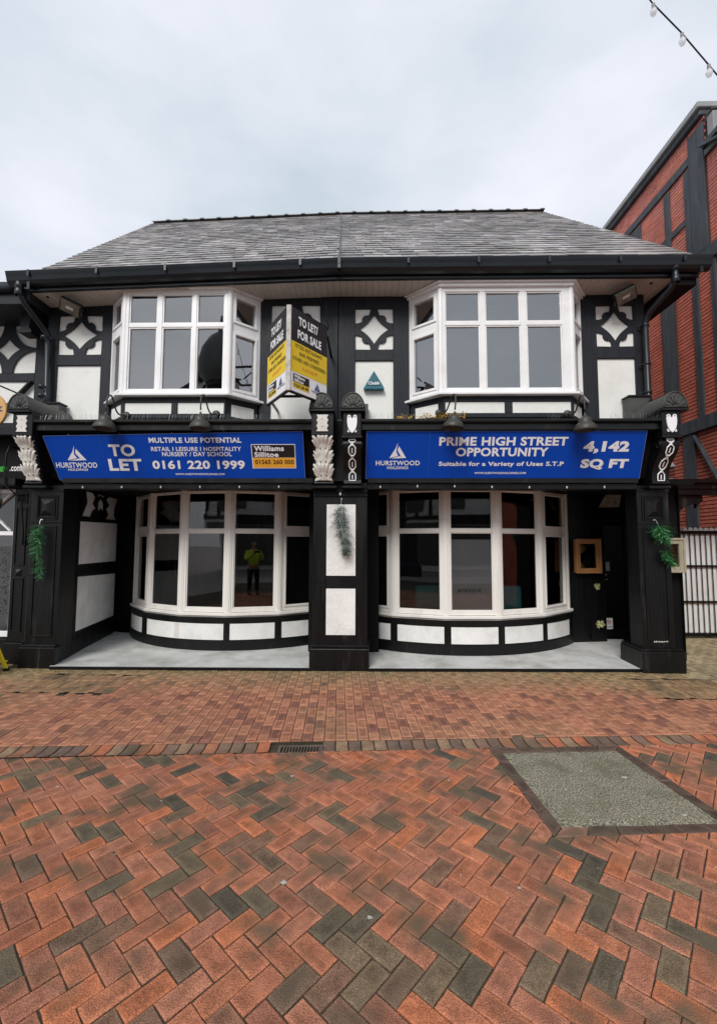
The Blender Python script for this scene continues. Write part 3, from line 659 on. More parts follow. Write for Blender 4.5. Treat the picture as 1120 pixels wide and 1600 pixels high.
# gutter: ogee trough
for a, b, nm in ((-5.24, -.395, 0), (-.39, 4.90, 1)):
    pr = [(6.125, .215), (6.125, .06), (6.09, .045), (6.04, .06), (6.005, .10), (5.99, .15), (5.975, .19), (5.965, .222), (5.975, .225), (5.985, .20), (6.0, .155), (6.015, .11), (6.05, .08), (6.11, .08), (6.115, .215)]
    dz = lambda x: ez(x) - (.0)
    n = len(pr); vs = [(a, y, z + dz(a)) for y, z in pr] + [(b, y, z + dz(b)) for y, z in pr]
    MB().add(vs, [(i, (i + 1) % n, n + (i + 1) % n, n + i) for i in range(n)] + [tuple(range(n)), tuple(range(n, 2 * n))]).build('gutter_trough', M['gutter'], bld)
for x in (-4.9, -3.9, -2.9, -1.9, -.95, -.39, .6, 1.6, 2.6, 3.6, 4.5):
    MB().box(x - .018, x + .018, 5.958, 5.972, ez(x) + .13, ez(x) + .228).build('gutter_clip', M['gutter'], bld, bevel=.002)
MB().box(-.42, -.36, 5.962, 6.10, ez(0) + .06, ez(0) + .235).build('gutter_union', M['gutter'], bld, bevel=.01)
# downpipes
def downpipe(pts, zb, label=None):
    d = part('downpipe', bld, pts[0])
    if label: d['label'] = label
    MB().tube(pts, .043, 12).build('pipe', M['gutter'], d, True)
    for p in (pts[0], pts[1]): MB().lathe([(.05, -.05), (.056, -.045), (.056, .045), (.05, .05)], p, (0, 0, 1), 12).build('collar', M['gutter'], d, True)
    for z in zb:
        p = pts[-2]; MB().lathe([(.046, -.022), (.052, -.02), (.052, .02), (.046, .022)], (p[0], p[1], z), (0, 0, 1), 12).build('pipe_collar', M['gutter'], d, True)
        MB().box(p[0] - .085, p[0] + .085, p[1] + .03, p[1] + .045, z - .012, z + .012).build('pipe_clip', M['gutter'], d, bevel=.002)
downpipe([(-5.09, 6.06, 5.50), (-5.09, 6.06, 5.40), (-5.06, 6.16, 5.26), (-4.99, 6.40, 5.06), (-4.965, 6.50, 4.97), (-4.96, 6.505, 4.85), (-4.93, 6.50, 3.96), (-4.97, 6.44, 3.86), (-5.04, 6.38, 3.83)], (4.9, 4.12, 3.98))
downpipe([(4.42, 6.06, 5.70), (4.42, 6.06, 5.52), (4.39, 6.14, 5.42), (4.27, 6.40, 5.24), (4.245, 6.48, 5.14), (4.24, 6.49, 5.0), (4.24, 6.49, 3.96), (4.23, 6.44, 3.84)], (5.06, 4.46, 4.02))
# --- roof of individual slates
roof = part('roof', bld, (-.4, 6.1, 5.8))
E0, E1, E2 = Vector((-4.93, 6.02, 5.625)), Vector((-.392, 6.02, 5.80)), Vector((4.767, 6.02, 5.81))
T0, T1, T2 = Vector((-5.60, 10.8, 10.10)), Vector((-.661, 10.8, 10.29)), Vector((4.525, 10.8, 10.32))
ROWS = 30
slate_sh = {}
stuff = MB(); cs = []
for side, (a, b, c, d) in enumerate(((E0, E1, T0, T1), (E1, E2, T1, T2))):
    MB().hexa([a + Vector((0, 0, -.06)), b + Vector((0, 0, -.06)), c + Vector((0, 0, -.06)), d + Vector((0, 0, -.06)), a, b, c, d]).build('roof_deck', M['blackflat'], roof)
    for r in range(ROWS):
        t0 = (r + .0) / ROWS; t1 = (r + 1.75) / ROWS; t1 = min(t1, 1.0)
        pa, pb = a.lerp(c, t0), b.lerp(d, t0); W_ = (pb - pa).length; x = -.25 * rnd() if r % 2 else 0
        base_w = .26 if r % 3 else .22
        while x < W_ - .02:
            w_ = base_w * U(.72, 1.2); x0, x1 = max(0, x) / W_, min(W_, x + w_) / W_; x += w_ + .004
            if (x1 - x0) * W_ < .03: continue
            cs.append((r, side, x0, x1 - .004 / W_, t0 + U(-.0012, .0012), t1, a, b, c, d))
def sl_tone(p):
    n = noise.noise(Vector((p.x * .9, p.y * .9, 2))); k = U(.62, 1.35) * (1 + n * .35)
    c = random.choice([(.30, .285, .285), (.28, .265, .28), (.34, .325, .315), (.24, .23, .23), (.30, .27, .265)])
    return tuple(v * k for v in c)
def slate_pts(x0, x1, t0, t1, a, b, c, d):
    f = lambda x, t: a.lerp(b, x).lerp(c.lerp(d, x), t)
    p = [f(x0, t0), f(x1, t0), f(x0, t1), f(x1, t1)]; n = (p[1] - p[0]).cross(p[2] - p[0]).normalized()
    lo, hi = .024, .004; e = .009; k1, k2 = U(-.003, .004), U(-.003, .004)
    return [p[0] + n * (lo - e + k1), p[1] + n * (lo - e + k2), p[2] + n * (hi - .004), p[3] + n * (hi - .004), p[0] + n * (lo + k1), p[1] + n * (lo + k2), p[2] + n * hi, p[3] + n * hi]
vis = [c for c in cs if c[0] < 8 and inview(c[6].lerp(c[7], (c[2] + c[3]) / 2).lerp(c[8], c[4]), 20)]
vis.sort(key=lambda c: c[0]); single = set(id(c) for c in vis[:295])
for c in cs:
    pts = slate_pts(*c[2:]); tn = sl_tone(pts[0])
    if id(c) in single:
        o = MB().hexa(pts).build('slate', M['slate'], roof); o.color = (*tn, 1)
    else: stuff.hexa(pts, tn)
stuff.build('slates', M['slates'], roof, kind='stuff')
# party line strip, ridge tiles, verges
MB().bar(E1 + Vector((0, -.01, .035)), T1 + Vector((0, 0, .035)), .022, .03).build('party_strip', M['lead'], roof)
nr = 23; M['ridge'] = mat('weathered_ridge_clay', (.16, .16, .155), .8, .3, 6, .4, 30)
for i in range(nr):
    x0, x1 = i / nr, (i + 1) / nr
    f = lambda x: (T0.lerp(T1, x / .4878) if x < .4878 else T1.lerp(T2, (x - .4878) / .5122)) + Vector((0, 0, 0))
    p, q = f(x0), f(x1); mb = MB(); m_ = 7; vs = []
    for P_, k in ((p, 1), (q, 1.0)):
        for j in range(m_): an = math.pi * j / (m_ - 1); vs.append(P_ + Vector((0, -math.cos(an) * .11, math.sin(an) * .055 - .02)))
    mb.add(vs, [(j, j + 1, m_ + j + 1, m_ + j) for j in range(m_ - 1)]); rt_ = mb.build('ridge_tile', M['ridge'], roof, True)
    mb = MB(); vs = []
    for dx in (-.045, .045):
        for j in range(m_): an = math.pi * j / (m_ - 1); vs.append(q + Vector((dx, -math.cos(an) * .13, math.sin(an) * .078 - .02)))
    mb.add(vs, [(j, j + 1, m_ + j + 1, m_ + j) for j in range(m_ - 1)] + [tuple(range(m_)), tuple(range(m_, 2 * m_))]).build('ridge_collar', M['ridge'], roof)
for a, c, dx in ((E0, T0, -.03), (E2, T2, .03)):
    MB().hexa([a + Vector((-.02, 0, -.20)), a + Vector((.02, 0, -.20)), c + Vector((-.02, 0, -.2)), c + Vector((.02, 0, -.2)), a + Vector((-.02, 0, .0)), a + Vector((.02, 0, .0)), c + Vector((-.02, 0, .0)), c + Vector((.02, 0, .0))]).build('verge_board', M['gutter'], roof)
# rear slope and gable walls so the roof is a real roof
MB().add([T0, T2, Vector((4.5, 15.4, 5.8)), Vector((-5.5, 15.4, 5.8))], [(0, 1, 2, 3)]).build('rear_slope', M['lead'], roof)
MB().prism([(4.28, 6.7, 5.5), (4.28, 15.0, 5.5), (4.28, 10.8, 10.0)], (-.08, 0, 0)).prism([(-4.92, 6.7, 5.4), (-4.92, 15.0, 5.4), (-4.92, 10.8, 9.9)], (-.08, 0, 0)).build('gable_wall', M['render'], bld)

# ------------------------------------------------------------------ shopfront
# cornice and lead flat between corbels
def cornice(x0, x1, side):
    MB().prism([(x0, 5.76, 3.395), (x0, 6.60, 3.60), (x0, 6.60, 3.40), (x0, 5.80, 3.36)], (x1 - x0, 0, 0)).build('lead_flat', M['lead'], bld)
    MB().prism([(x0, 5.75, 3.41), (x0, 5.75, 3.375), (x0, 5.775, 3.36), (x0, 5.80, 3.36), (x0, 5.80, 3.39)], (x1 - x0, 0, 0)).build('cornice', M['black'], bld, bevel=.003)
    MB().box(x0, x1, 5.80, 5.86, 3.27, 3.355).build('cornice_board', M['black'], bld, bevel=.004)
    MB().box(x0, x1, 5.86, 6.10, 3.25, 3.35).build('cornice_soffit', M['blackflat'], bld)
cornice(-4.53, -.735, 0); cornice(-.065, 3.92, 1)
MB().prism([(-4.6, 5.93, 3.27), (-4.6, 6.16, 2.66), (-4.6, 6.5, 2.66), (-4.6, 6.5, 3.27)], (3.9, 0, 0)).build('sign_backing', M['blackflat'], bld)
MB().prism([(-.06, 5.93, 3.27), (-.06, 6.16, 2.66), (-.06, 6.5, 2.66), (-.06, 6.5, 3.27)], (4.0, 0, 0)).build('sign_backing', M['blackflat'], bld)
# lintels
for x0, x1 in ((-4.33, -.745), (.018, 3.79)):
    MB().box(x0, x1, 6.085, 6.30, 2.585, 2.655).build('lintel', M['black'], bld, bevel=.005)
    MB().box(x0, x1, 6.12, 6.30, 2.50, 2.583).build('lintel', M['black'], bld, bevel=.008)
MB().box(-4.9, 4.715, 6.30, 8.32, 2.60, 2.66).build('recess_ceiling', M['blackflat'], bld)
MB().box(-4.9, 4.2, 6.2, 6.5, 2.66, 3.3).build('beam_casing', M['blackflat'], bld)
# raised pale floor of the recess with black nosing
def ft(x0, x1, yl, yr, nm):
    MB().hexa([(x0, yl, 0.0), (x1, yr, 0.0), (x0 - .5, 8.32, .0), (x1 + (.9 if x1 > 1 else .5), 8.32, .0), (x0, yl, .045), (x1, yr, .045), (x0 - .5, 8.32, .06), (x1 + (.9 if x1 > 1 else .5), 8.32, .06)]).build(nm, M['concrete'], bld)
    MB().hexa([(x0, yl - .02, 0.0), (x1, yr - .02, 0.0), (x0, yl - .003, .0), (x1, yr - .003, .0), (x0, yl - .02, .043), (x1, yr - .02, .043), (x0, yl - .003, .043), (x1, yr - .003, .043)]).build('step_nosing', M['black'], bld, bevel=.004)
ft(-4.34, -.74, 6.04, 6.06, 'recess_floor'); ft(.02, 3.80, 6.06, 6.13, 'recess_floor')
# pilasters
def frame_rect(mb, x0, x1, z0, z1, y, w_=.018, d=.014):
    for a in ((x0, x1, z0, z0 + w_), (x0, x1, z1 - w_, z1), (x0, x0 + w_, z0 + w_, z1 - w_), (x1 - w_, x1, z0 + w_, z1 - w_)): mb.box(a[0], a[1], y - d, y, a[2], a[3])
def pilaster(x0, x1, depth, side, label):
    p = part('pilaster', bld, (x0, 6.1, 0)); p['label'] = label
    MB().box(x0, x1, 6.14, 6.14 + depth, .28, 2.56).build('shaft', M['black'], p, bevel=.005)
    xi, s = (x1, 1) if side == 'L' else (x0, -1)
    # plinth with splayed inner return
    a, b = x0 - (.02 if side == 'L' else .06), x1 + (.04 if side == 'L' else .09)
    P = [(a, 6.06), (b, 6.06), (b + (-.17 if side == 'L' else 0), 6.14 + depth + .42), (a, 6.14 + depth + .42)]
    if side == 'R': P = [(a, 6.06), (b, 6.06), (b, 6.6), (a + .02, 6.62)]
    MB().prism([(x, y, 0) for x, y in P], (0, 0, .285)).build('plinth', M['black'], p, bevel=.01)
    MB().prism([(x, y, .286) for x, y in [(a + .012, 6.075), (b - .012, 6.075), (P[2][0] - .012, P[2][1] - .01), (P[3][0] + .012, P[3][1] - .01)]], (0, 0, .03)).build('plinth_cap', M['black'], p, bevel=.008)
    cx = (x0 + x1) / 2; hw = .155; fr = MB()
    frame_rect(fr, cx - hw, cx + hw, 2.06, 2.42, 6.14); frame_rect(fr, cx - hw + .028, cx + hw - .028, 2.09, 2.39, 6.14, .010, .022)
    for z in (2.47, 2.02): fr.box(x0 - .005, x1 + .005, 6.122, 6.14, z, z + .022)
    frame_rect(fr, cx - hw, cx + hw, .42, 1.97, 6.14)
    for k in range(5 if side == 'R' else 0): fr.box(cx - hw + .05 + k * .048, cx - hw + .068 + k * .048, 6.136, 6.14, .50, 1.90)
    fr.build('moulding', M['black'], p, bevel=.003)
    q = [(cx - .10, 6.138, 2.12), (cx + .10, 6.138, 2.12), (cx + .10, 6.138, 2.36), (cx - .10, 6.138, 2.36), (cx - .02, 6.10, 2.19), (cx + .02, 6.10, 2.19), (cx + .02, 6.10, 2.29), (cx - .02, 6.10, 2.29)]
    MB().add(q, [(0, 1, 5, 4), (1, 2, 6, 5), (2, 3, 7, 6), (3, 0, 4, 7), (4, 5, 6, 7)]).build('raised_block', M['black'], p)
    return p
pilaster(-4.79, -4.335, .32, 'L', 'left black panelled pilaster')
pR = pilaster(3.79, 4.225, .28, 'R', 'right black fluted pilaster')
sc_ = MB()
for k in range(9): sc_.box(3.94 + k * .022, 3.952 + k * .022, 6.136, 6.1385, .395 + U(0, .006), .42 - U(0, .008))
sc_.build('paint_scrape', M['render'], pR)
# centre pier
cp = part('centre_pier', bld, (-.36, 6.1, 0))
MB().box(-.745, .018, 6.14, 6.95, .28, 2.60).build('shaft', M['black'], cp, bevel=.006)
MB().box(-.775, .045, 6.05, 7.0, 0, .30).build('plinth', M['black'], cp, bevel=.012, seg=2)
MB().box(-.757, .030, 6.085, 6.14, .302, .335).build('plinth_cap', M['black'], cp, bevel=.006)
for z0, z1 in ((1.285, 2.285), (.47, 1.105)): MB().box(-.555, -.148, 6.128, 6.139, z0, z1).build('pier_panel', M['rlow'], cp)
fr = MB()
for z in (2.46, 2.40, 2.52): fr.box(-.75, .025, 6.118, 6.14, z, z + .016)
fr.box(-.74, -.57, 6.13, 6.14, 1.19, 1.2).build('moulding', M['black'], cp, bevel=.003)
MB().box(-.47, -.25, 6.0, 6.3, 2.60, 3.45).build('pier_upper', M['blackflat'], cp)
MB().box(-.90, .2, 6.9, 8.3, .05, 2.6).build('party_wall', M['blackflat'], bld)
# corbels
def corbel(x0, x1, hx0, hx1, kind, label):
    c = part('corbel', bld, (x0, 5.74, 3.2)); c['label'] = label; cx = (x0 + x1) / 2; wd = x1 - x0
    MB().box(x0, x1, 5.74, 6.3, 3.185, 3.50).build('cap_block', M['black'], c, bevel=.006)
    fr = MB(); 
    if kind == 'chain': fr.box(x0 - .012, x1 + .012, 5.73, 5.9, 3.145, 3.183)
    else: fr.box(x0 - .006, x1 + .006, 5.745, 5.9, 3.165, 3.183)
    fr.build('cap_edge', M['black'], c, bevel=.004)
    hc, hr = (hx0 + hx1) / 2, (hx1 - hx0) / 2
    # barrel hood
    mb = MB(); n = 14; vs = []; H_ = .225
    for y in (5.70, 6.62):
        for j in range(n + 1): a = math.pi * j / n; vs.append((hc - math.cos(a) * hr, y, 3.535 + math.sin(a) * H_))
    fs = [(j, j + 1, n + 2 + j, n + 1 + j) for j in range(n)] + [tuple(range(n + 1)), tuple(range(n + 1, 2 * n + 2)), (0, n + 1, 2 * n + 1, n)]
    mb.add(vs, fs).build('hood', M['lead'], c, bevel=.006)
    MB().box(hx0 - .004, hx1 + .004, 5.695, 6.55, 3.50, 3.534).build('hood_shelf', M['black'], c, bevel=.004)
    cv = MB(); cv.tube([(hc - math.cos(math.pi * j / 12) * (hr - .012), 5.697, 3.54 + math.sin(math.pi * j / 12) * (H_ - .014)) for j in range(13)], .009, 6)
    for k in range(7):                                               # carved fan of scrolls
        a = math.pi * (k + .5) / 7; r0, r1 = .03, .135
        cv.tube([(hc + math.cos(a + dd) * rr * hr / .17, 5.697, 3.548 + math.sin(a + dd) * rr * 1.2) for rr, dd in ((r0, 0), (.08, .06), (r1, -.02), (r1 - .012, .12), (r1 - .03, .08))], .0065, 5)
    cv.tube([(hc - hr + .02, 5.697, 3.548), (hc + hr - .02, 5.697, 3.548)], .008, 5)
    cv.build('carved_fan', M['lead'], c, True)
    # bracket body below the cap
    z1 = 3.18 if kind == 'leaf' else 3.145; z0 = 2.545
    def yprof(t):                                                   # t 0 at the top, 1 at the foot
        if kind == 'leaf': return 5.775 + .235 * (t ** .9) + .025 * math.sin(t * math.pi * 2) * (1 - t)
        return 5.76 + .24 * (1 / (1 + math.exp(-(t - .48) * 9))) + (.03 * (1 - min(1, t / .12)))
    n = 16; pr = [(yprof(i / n), z1 + (z0 + .06 - z1) * i / n) for i in range(n + 1)]
    pr += [(5.99, z0 + .05), (5.985, z0 + .02), (6.02, z0), (6.2, z0), (6.2, z1)]
    iw = .012 if kind == 'leaf' else 0
    MB().prism([(x0 + iw, y, z) for y, z in pr], (wd - 2 * iw, 0, 0)).build('bracket', M['black'], c, bevel=.004)
    MB().box(x0 - .03, x1 + .03, 6.0, 6.2, z0 - .045, z0 - .002).build('bracket_foot', M['black'], c, bevel=.01)
    if kind == 'chain':
        for xx, d in ((x0, -1), (x1, 1)):
            mb = MB(); pts = [(xx + d * .006, 5.84 + math.cos(a) * r, 3.06 + math.sin(a) * r) for a, r in ((k * .5, .07 - k * .0035) for k in range(18))]
            mb.tube(pts, .011, 6).build('volute', M['black'], c, True)
    # white ornaments
    if kind == 'leaf':
        hwid = lambda t: wd * (.30 + .035 * math.cos(t * 3.23 * 2 * math.pi))
        NS, NT = 14, 50; vs = []
        for i in range(NT + 1):
            t = i / NT; z = 3.18 - .575 * t
            for j in range(NS + 1):
                s = j / NS * 2 - 1; rel = .012 + .022 * (1 - abs(s)) ** .7 + .004 * math.cos(s * 17)
                vs.append((cx + s * hwid(t), yprof(t) - rel, z))
        fs = [(i * (NS + 1) + j, i * (NS + 1) + j + 1, (i + 1) * (NS + 1) + j + 1, (i + 1) * (NS + 1) + j) for i in range(NT) for j in range(NS)]
        lb_ = MB().add(vs, fs)
        def lobe(r, tip, w_, lift):                       # pointed ridged lobe from root r to tip, both (x, t)
            r_, q_ = Vector((r[0], 3.18 - .575 * r[1])), Vector((tip[0], 3.18 - .575 * tip[1])); d_ = q_ - r_; pd_ = Vector((-d_.y, d_.x)).normalized() * w_
            row = []
            for u, ww, lf in ((0, .55, .014), (.3, 1.0, .030), (.6, .85, .036 + lift * .4), (.85, .45, .034 + lift), (1.0, .03, .020 + lift)):
                c_ = r_ + d_ * u; tt = min(1, max(0, (3.18 - c_.y) / .575)); yb = yprof(tt)
                row.append([(cx + c_.x + pd_.x * k * ww, yb - lf + abs(k) * .013, c_.y + pd_.y * k * ww) for k in (-1, -.45, 0, .45, 1)])
                row[-1][2] = (row[-1][2][0], row[-1][2][1] + .006, row[-1][2][2])
            lb_.add([p for w0 in row for p in w0], [(a * 5 + b, a * 5 + b + 1, a * 5 + b + 6, a * 5 + b + 5) for a in range(4) for b in range(4)])
        for k, (ta, tb_) in enumerate(((0, .30), (.31, .61), (.62, .97))):
            for s in (-1, 1):
                L3 = tb_ - ta
                lobe((s * .02, ta + L3 * .95), (s * wd * .44, ta + L3 * .02), wd * .11, .022)
                lobe((s * .03, ta + L3 * .98), (s * wd * .475, ta + L3 * .30), wd * .085, .012)
                lobe((s * .03, ta + L3 * 1.0), (s * wd * .42, ta + L3 * .58), wd * .070, .006)
                lobe((s * .03, ta + L3 * 1.02), (s * wd * .36, ta + L3 * .82), wd * .055, .0)
                lobe((s * .01, ta + L3 * .9), (s * wd * .20, ta - .005), wd * .10, .026)
            lobe((0, ta + L3 * .9), (0, ta + .0), wd * .10, .028)
        for s in (-1, 1): lobe((0, .9), (s * wd * .40, 1.0), wd * .10, .004)
        me = lb_.build('acanthus_leaf', M['plaster'], c, True); so_ = me.modifiers.new('s', 'SOLIDIFY'); so_.thickness = .01; so_.offset = -1
        hl = MB()
        for t in (.27, .57, .88):
            for s in (-.12, .12): hl.lathe([(0, .052), (.008, .050), (.008, 0)], (cx + s * wd, yprof(t), 3.18 - .575 * t), (0, -1, 0), 6)
        hl.build('drill_hole', M['blackflat'], c)
        pts = []
        W2, zc0, zc1 = wd * .235, 3.235, 3.46
        for sgn, rng in ((1, range(0, 13)), (-1, range(12, -1, -1))):
            for k in rng: pts.append((sgn * (W2 + .010 * math.cos(k * math.pi * 2 / 4)), (zc1 - zc0) * k / 12))
        cut('square_rosette', pts, [arc(0, .06, .008, 0, 315, 7), arc(0, .165, .008, 0, 315, 7)], (cx, 5.732, zc0), (1, 0, 0), (0, 0, 1), .016, M['plaster'], c, bevel=.003)
    else:
        zc = 3.21; pts = [(-.062, .02), (-.062, .045), (-.052, .038)]
        sh = [(0, 0), (.026, .024), (.046, .055), (.060, .10), (.066, .15), (.066, .203)] + [(.040 + .025 * math.cos(R(a)), .222 + .025 * math.sin(R(a))) for a in range(-30, 181, 30)] + [(.012, .205)]
        sh = sh + [(0, .203)] + [(-x, y) for x, y in reversed(sh[1:])]
        cut('shield', sh, [arc(.040, .222, .010, 0, 315, 7), arc(-.040, .222, .010, 0, 315, 7)], (cx, 5.732, zc), (1, 0, 0), (0, 0, 1), .016, M['white'], c, bevel=.003)
        for s in (-1, 1): cut('shield_corner', [(s * .060, .012), (s * .060, .048), (s * .030, .012)][::s], [], (cx, 5.734, zc), (1, 0, 0), (0, 0, 1), .012, M['white'], c)
        ch = MB(); r_ = .0088; hw = .044
        Pt = lambda x, z: (cx + x, yprof(min(1, max(0, (z1 - z) / (z1 - z0 - .06)))) - .010, z)
        z = 3.135; seq = [z]
        def poly(p, closed=True):
            q = []
            for i in range(len(p) - (0 if closed else 1)):
                a, b = p[i], p[(i + 1) % len(p)]; q += [(a[0] + (b[0] - a[0]) * k / 3, a[1] + (b[1] - a[1]) * k / 3) for k in range(3)]
            q.append(q[0] if closed else p[-1]); ch.tube([Pt(*v) for v in q], r_, 4)
        poly([(-hw, 3.135), (hw, 3.135), (hw * .9, 3.105), (.012, 3.09), (0, 3.10), (-.012, 3.09), (-hw * .9, 3.105)])
        zt = 3.09
        for k in range(3):
            L_ = .125; x_ = .04
            ch.tube([Pt(-.028, zt + .005), Pt(.02, zt - x_)], r_, 4); ch.tube([Pt(.028, zt + .005), Pt(-.02, zt - x_)], r_, 4)
            a = zt - x_; b = a - L_
            poly([(-.018, a), (.018, a), (hw, a - .03), (hw, b + .03), (.018, b), (-.018, b), (-hw, b + .03), (-hw, a - .03)] if k < 2 else [(-.018, a), (.018, a), (hw, a - .03), (hw, b + .01), (-hw, b + .01), (-hw, a - .03)])
            ch.tube([Pt(0, a - .035), Pt(0, b + .03)], r_ * .9, 4)
            zt = b
        ch.build('interlace_chain', M['white'], c, False)
    return c
corbel(-4.805, -4.532, -4.86, -4.55, 'leaf', 'left corbel with white acanthus leaf')
corbel(-.735, -.438, -.765, -.435, 'leaf', 'centre corbel with white acanthus leaf')
corbel(-.312, -.066, -.345, -.013, 'chain', 'centre corbel with white shield and chain')
corbel(3.92, 4.152, 3.905, 4.24, 'chain', 'right corbel with white shield and chain')
# lead covered boxes where the corbels meet the wall
for x0, x1, z in ((-5.0, -4.665, 3.87), (3.905, 4.22, 3.95)):
    MB().box(x0, x1, 6.42, 6.58, 3.5, z - .03).build('flashing_box', M['lead'], bld, bevel=.006); MB().box(x0 - .012, x1 + .012, 6.40, 6.59, z - .028, z).build('flashing_cap', M['black'], bld, bevel=.004)
for x0, x1, z in ((-.45, -.33, 3.60), (-.08, .03, 3.84)):
    MB().box(x0, x1, 6.44, 6.58, 3.5, z).build('flashing_box', M['lead'], bld, bevel=.006)
# bird spikes
for x0, x1 in ((-4.5, -4.0), (-3.95, -.80), (-.02, .62), (2.45, 2.62), (3.30, 3.95), (4.22, 4.5)):
    sp = MB(); st = MB(); xx = x0; z_ = 3.415; y_ = 5.83
    if x0 > 4.1: z_, y_ = 3.77, 6.3
    while xx < x1:
        dy = U(-.05, .05); dx = U(-.012, .012); sp.tube([(xx, y_, z_), (xx + dx, y_ + dy, z_ + U(.075, .10))], .0011, 3, False); xx += .020
    sp.build('bird_spikes', M['metal'], bld, kind='stuff'); st.box(x0, x1, y_ - .012, y_ + .012, z_ - .008, z_ + .002).build('spike_strip', M['metal'], bld)
# --- ground floor bow windows
def arcpt(c, r, a): return (c[0] + r * math.sin(R(a)), c[1] - r * math.cos(R(a)))
def band(mb, c, r0, r1, a0, a1, z0, z1, n=None):
    n = n or max(2, int(abs(a1 - a0) / 1.5)); vs = []
    for k in range(n + 1):
        a = a0 + (a1 - a0) * k / n
        for r in (r0, r1):
            x, y = arcpt(c, r, a); vs += [(x, y, z0), (x, y, z1)]
    fs = []
    for k in range(n):
        b = k * 4; e = b + 4; fs += [(b, b + 1, e + 1, e), (b + 2, e + 2, e + 3, b + 3), (b, e, e + 2, b + 2), (b + 1, b + 3, e + 3, e + 1)]
    fs += [(0, 2, 3, 1), (n * 4, n * 4 + 1, n * 4 + 3, n * 4 + 2)]
    return mb.add(vs, fs)
def bow(c, r, vt, posts_panels, zh, label, dz=0, film=None):
    b = part('bow_window', bld, (c[0], c[1] - r, .06)); b['label'] = label
    z0, z1 = .635 + dz, 2.585 + dz; tz = (1.895 + dz + .01, 1.955 + dz)
    cr = r / math.cos(R((vt[1] - vt[0]) / 2)) * math.cos(R((vt[1] - vt[0]) / 2))
    P = [arcpt(c, cr, a) for a in vt]
    for k in range(len(P) - 1):
        p, q = Vector(P[k]), Vector(P[k + 1]); e = (q - p); L_ = e.length; e.normalize(); p2, q2 = p + e * .044, q - e * .044
        side = k in (0, len(P) - 2)
        facet(b, p2, q2, z0, z1, [(.050, .950)] if not side else [(.055, .945)], (tz[0] - (.03 if side else 0), tz[1] + (.035 if side else 0)), M['cream'], M['glasslow'], dep=.06, sash=side, frame_top=.028, frame_bot=.062, bead=.016)
        if film == k:
            n = Vector((e.y, -e.x)); f0, f1 = p2 + e * .05 - n * .06, q2 - e * .05 - n * .06
            MB().add([(*f0, z0 + .07), (*f1, z0 + .07), (*f1, tz[0] - .11), (*f0, tz[0] - .11)], [(0, 1, 2, 3)]).build('window_film', M['frost'], b)
            PP = lambda x, y: Vector((f0.x + e.x * x + n.x * .012, f0.y + e.y * x + n.y * .012, y))
            text('AFRIQUE', (.09, z0 + .335, .47, z0 + .40), PP, M['grey'], b, bold=.02)
            text('RESTAURANT', (.25, z0 + .30, .42, z0 + .315), PP, M['grey'], b, bold=.0) if 0 else None
    for k, a in enumerate(vt):                                      # corner posts: a front batten with two side strips
        for w_, d0, d1 in ((.026, -.05, .014), (.048, -.055, .004)):
            x, y = arcpt(c, cr, a); rad = Vector((math.sin(R(a)), -math.cos(R(a)), 0)); tn = Vector((math.cos(R(a)), math.sin(R(a)), 0)); o = Vector((x, y, 0))
            MB().hexa([o + tn * s * w_ + rad * n_ + Vector((0, 0, z)) for z in (z0 - .005, z1 + .004) for n_ in (d0, d1) for s in (-1, 1)]).build('corner_post', M['cream'], b, bevel=.004)
    a0, a1 = vt[0] - 1.5, vt[-1] + 1.5; th = vt[1] - vt[0]
    def polyband(nm, off, za, zb, m, inn=-.09):
        O = [arcpt(c, cr + off, a) for a in [vt[0] - 1] + vt[1:-1] + [vt[-1] + 1]]; I_ = [arcpt(c, cr + inn, a) for a in [vt[0] - 1] + vt[1:-1] + [vt[-1] + 1]]
        MB().prism([(x, y, za) for x, y in O + I_[::-1]], (0, 0, zb - za)).build(nm, m, b, bevel=.006)
    polyband('sill', .055, .585 + dz, .630 + dz, M['cream']); polyband('sill', .030, .560 + dz, .583 + dz, M['cream'])
    polyband('head', .012, z1 + .005, z1 + .06, M['blackflat'])
    # curved skirting
    rs = r + .03
    sk = MB(); band(sk, c, rs - .03, rs - .006, a0, a1, .05, .56 + dz); sk.build('apron', M['black'], b)
    kb = MB(); band(kb, c, rs - .01, rs + .012, a0, a1, .05, .20 + dz * .5); kb.build('kickboard', M['black'], b)
    kt = MB(); band(kt, c, rs - .01, rs + .010, a0, a1, .475 + dz, .558 + dz); kt.build('apron_rail', M['black'], b)
    for q0, q1 in posts_panels:
        mb = MB(); band(mb, c, rs - .006, rs + .001, q0, q1, .215 + dz * .6, .465 + dz); mb.build('apron_panel', M['rlow'], b)
    edges = [a0] + [v for q in posts_panels for v in q] + [a1]
    for i in range(0, len(edges), 2):
        if edges[i + 1] - edges[i] > .5: mb = MB(); band(mb, c, rs - .008, rs + .009, edges[i] + .15, edges[i + 1] - .15, .20 + dz * .5, .475 + dz, 2); mb.build('apron_stile', M['black'], b)
    return b
cL, rL, cR, rR = (-2.306, 9.282), 2.33, (1.556, 9.332), 2.58
bow(cL, rL, [-57, -37, -17, 2.8, 22.6, 42.6], [(-56, -39.2), (-35.2, 1.6), (4.0, 20.9), (23.6, 41)], 2.575, 'left curved bow window of five white framed lights', dz=0)
bow(cR, rR, [-44.3, -25.8, -7.4, 10.8, 29.4, 47.9], [(-43, -26.6), (-24.0, -8.1), (-5.8, 10.0), (12.4, 28.2), (30.5, 45.5)], 2.59, 'right curved bow window of five white framed lights', dz=.005, film=2)
# patch of bare filler on the left bow
mb = MB(); band(mb, cL, rL + .0312, rL + .0325, -18.8, -16.6, .225, .46, 2); mb.build('filler_patch', M['plaster'], bld)
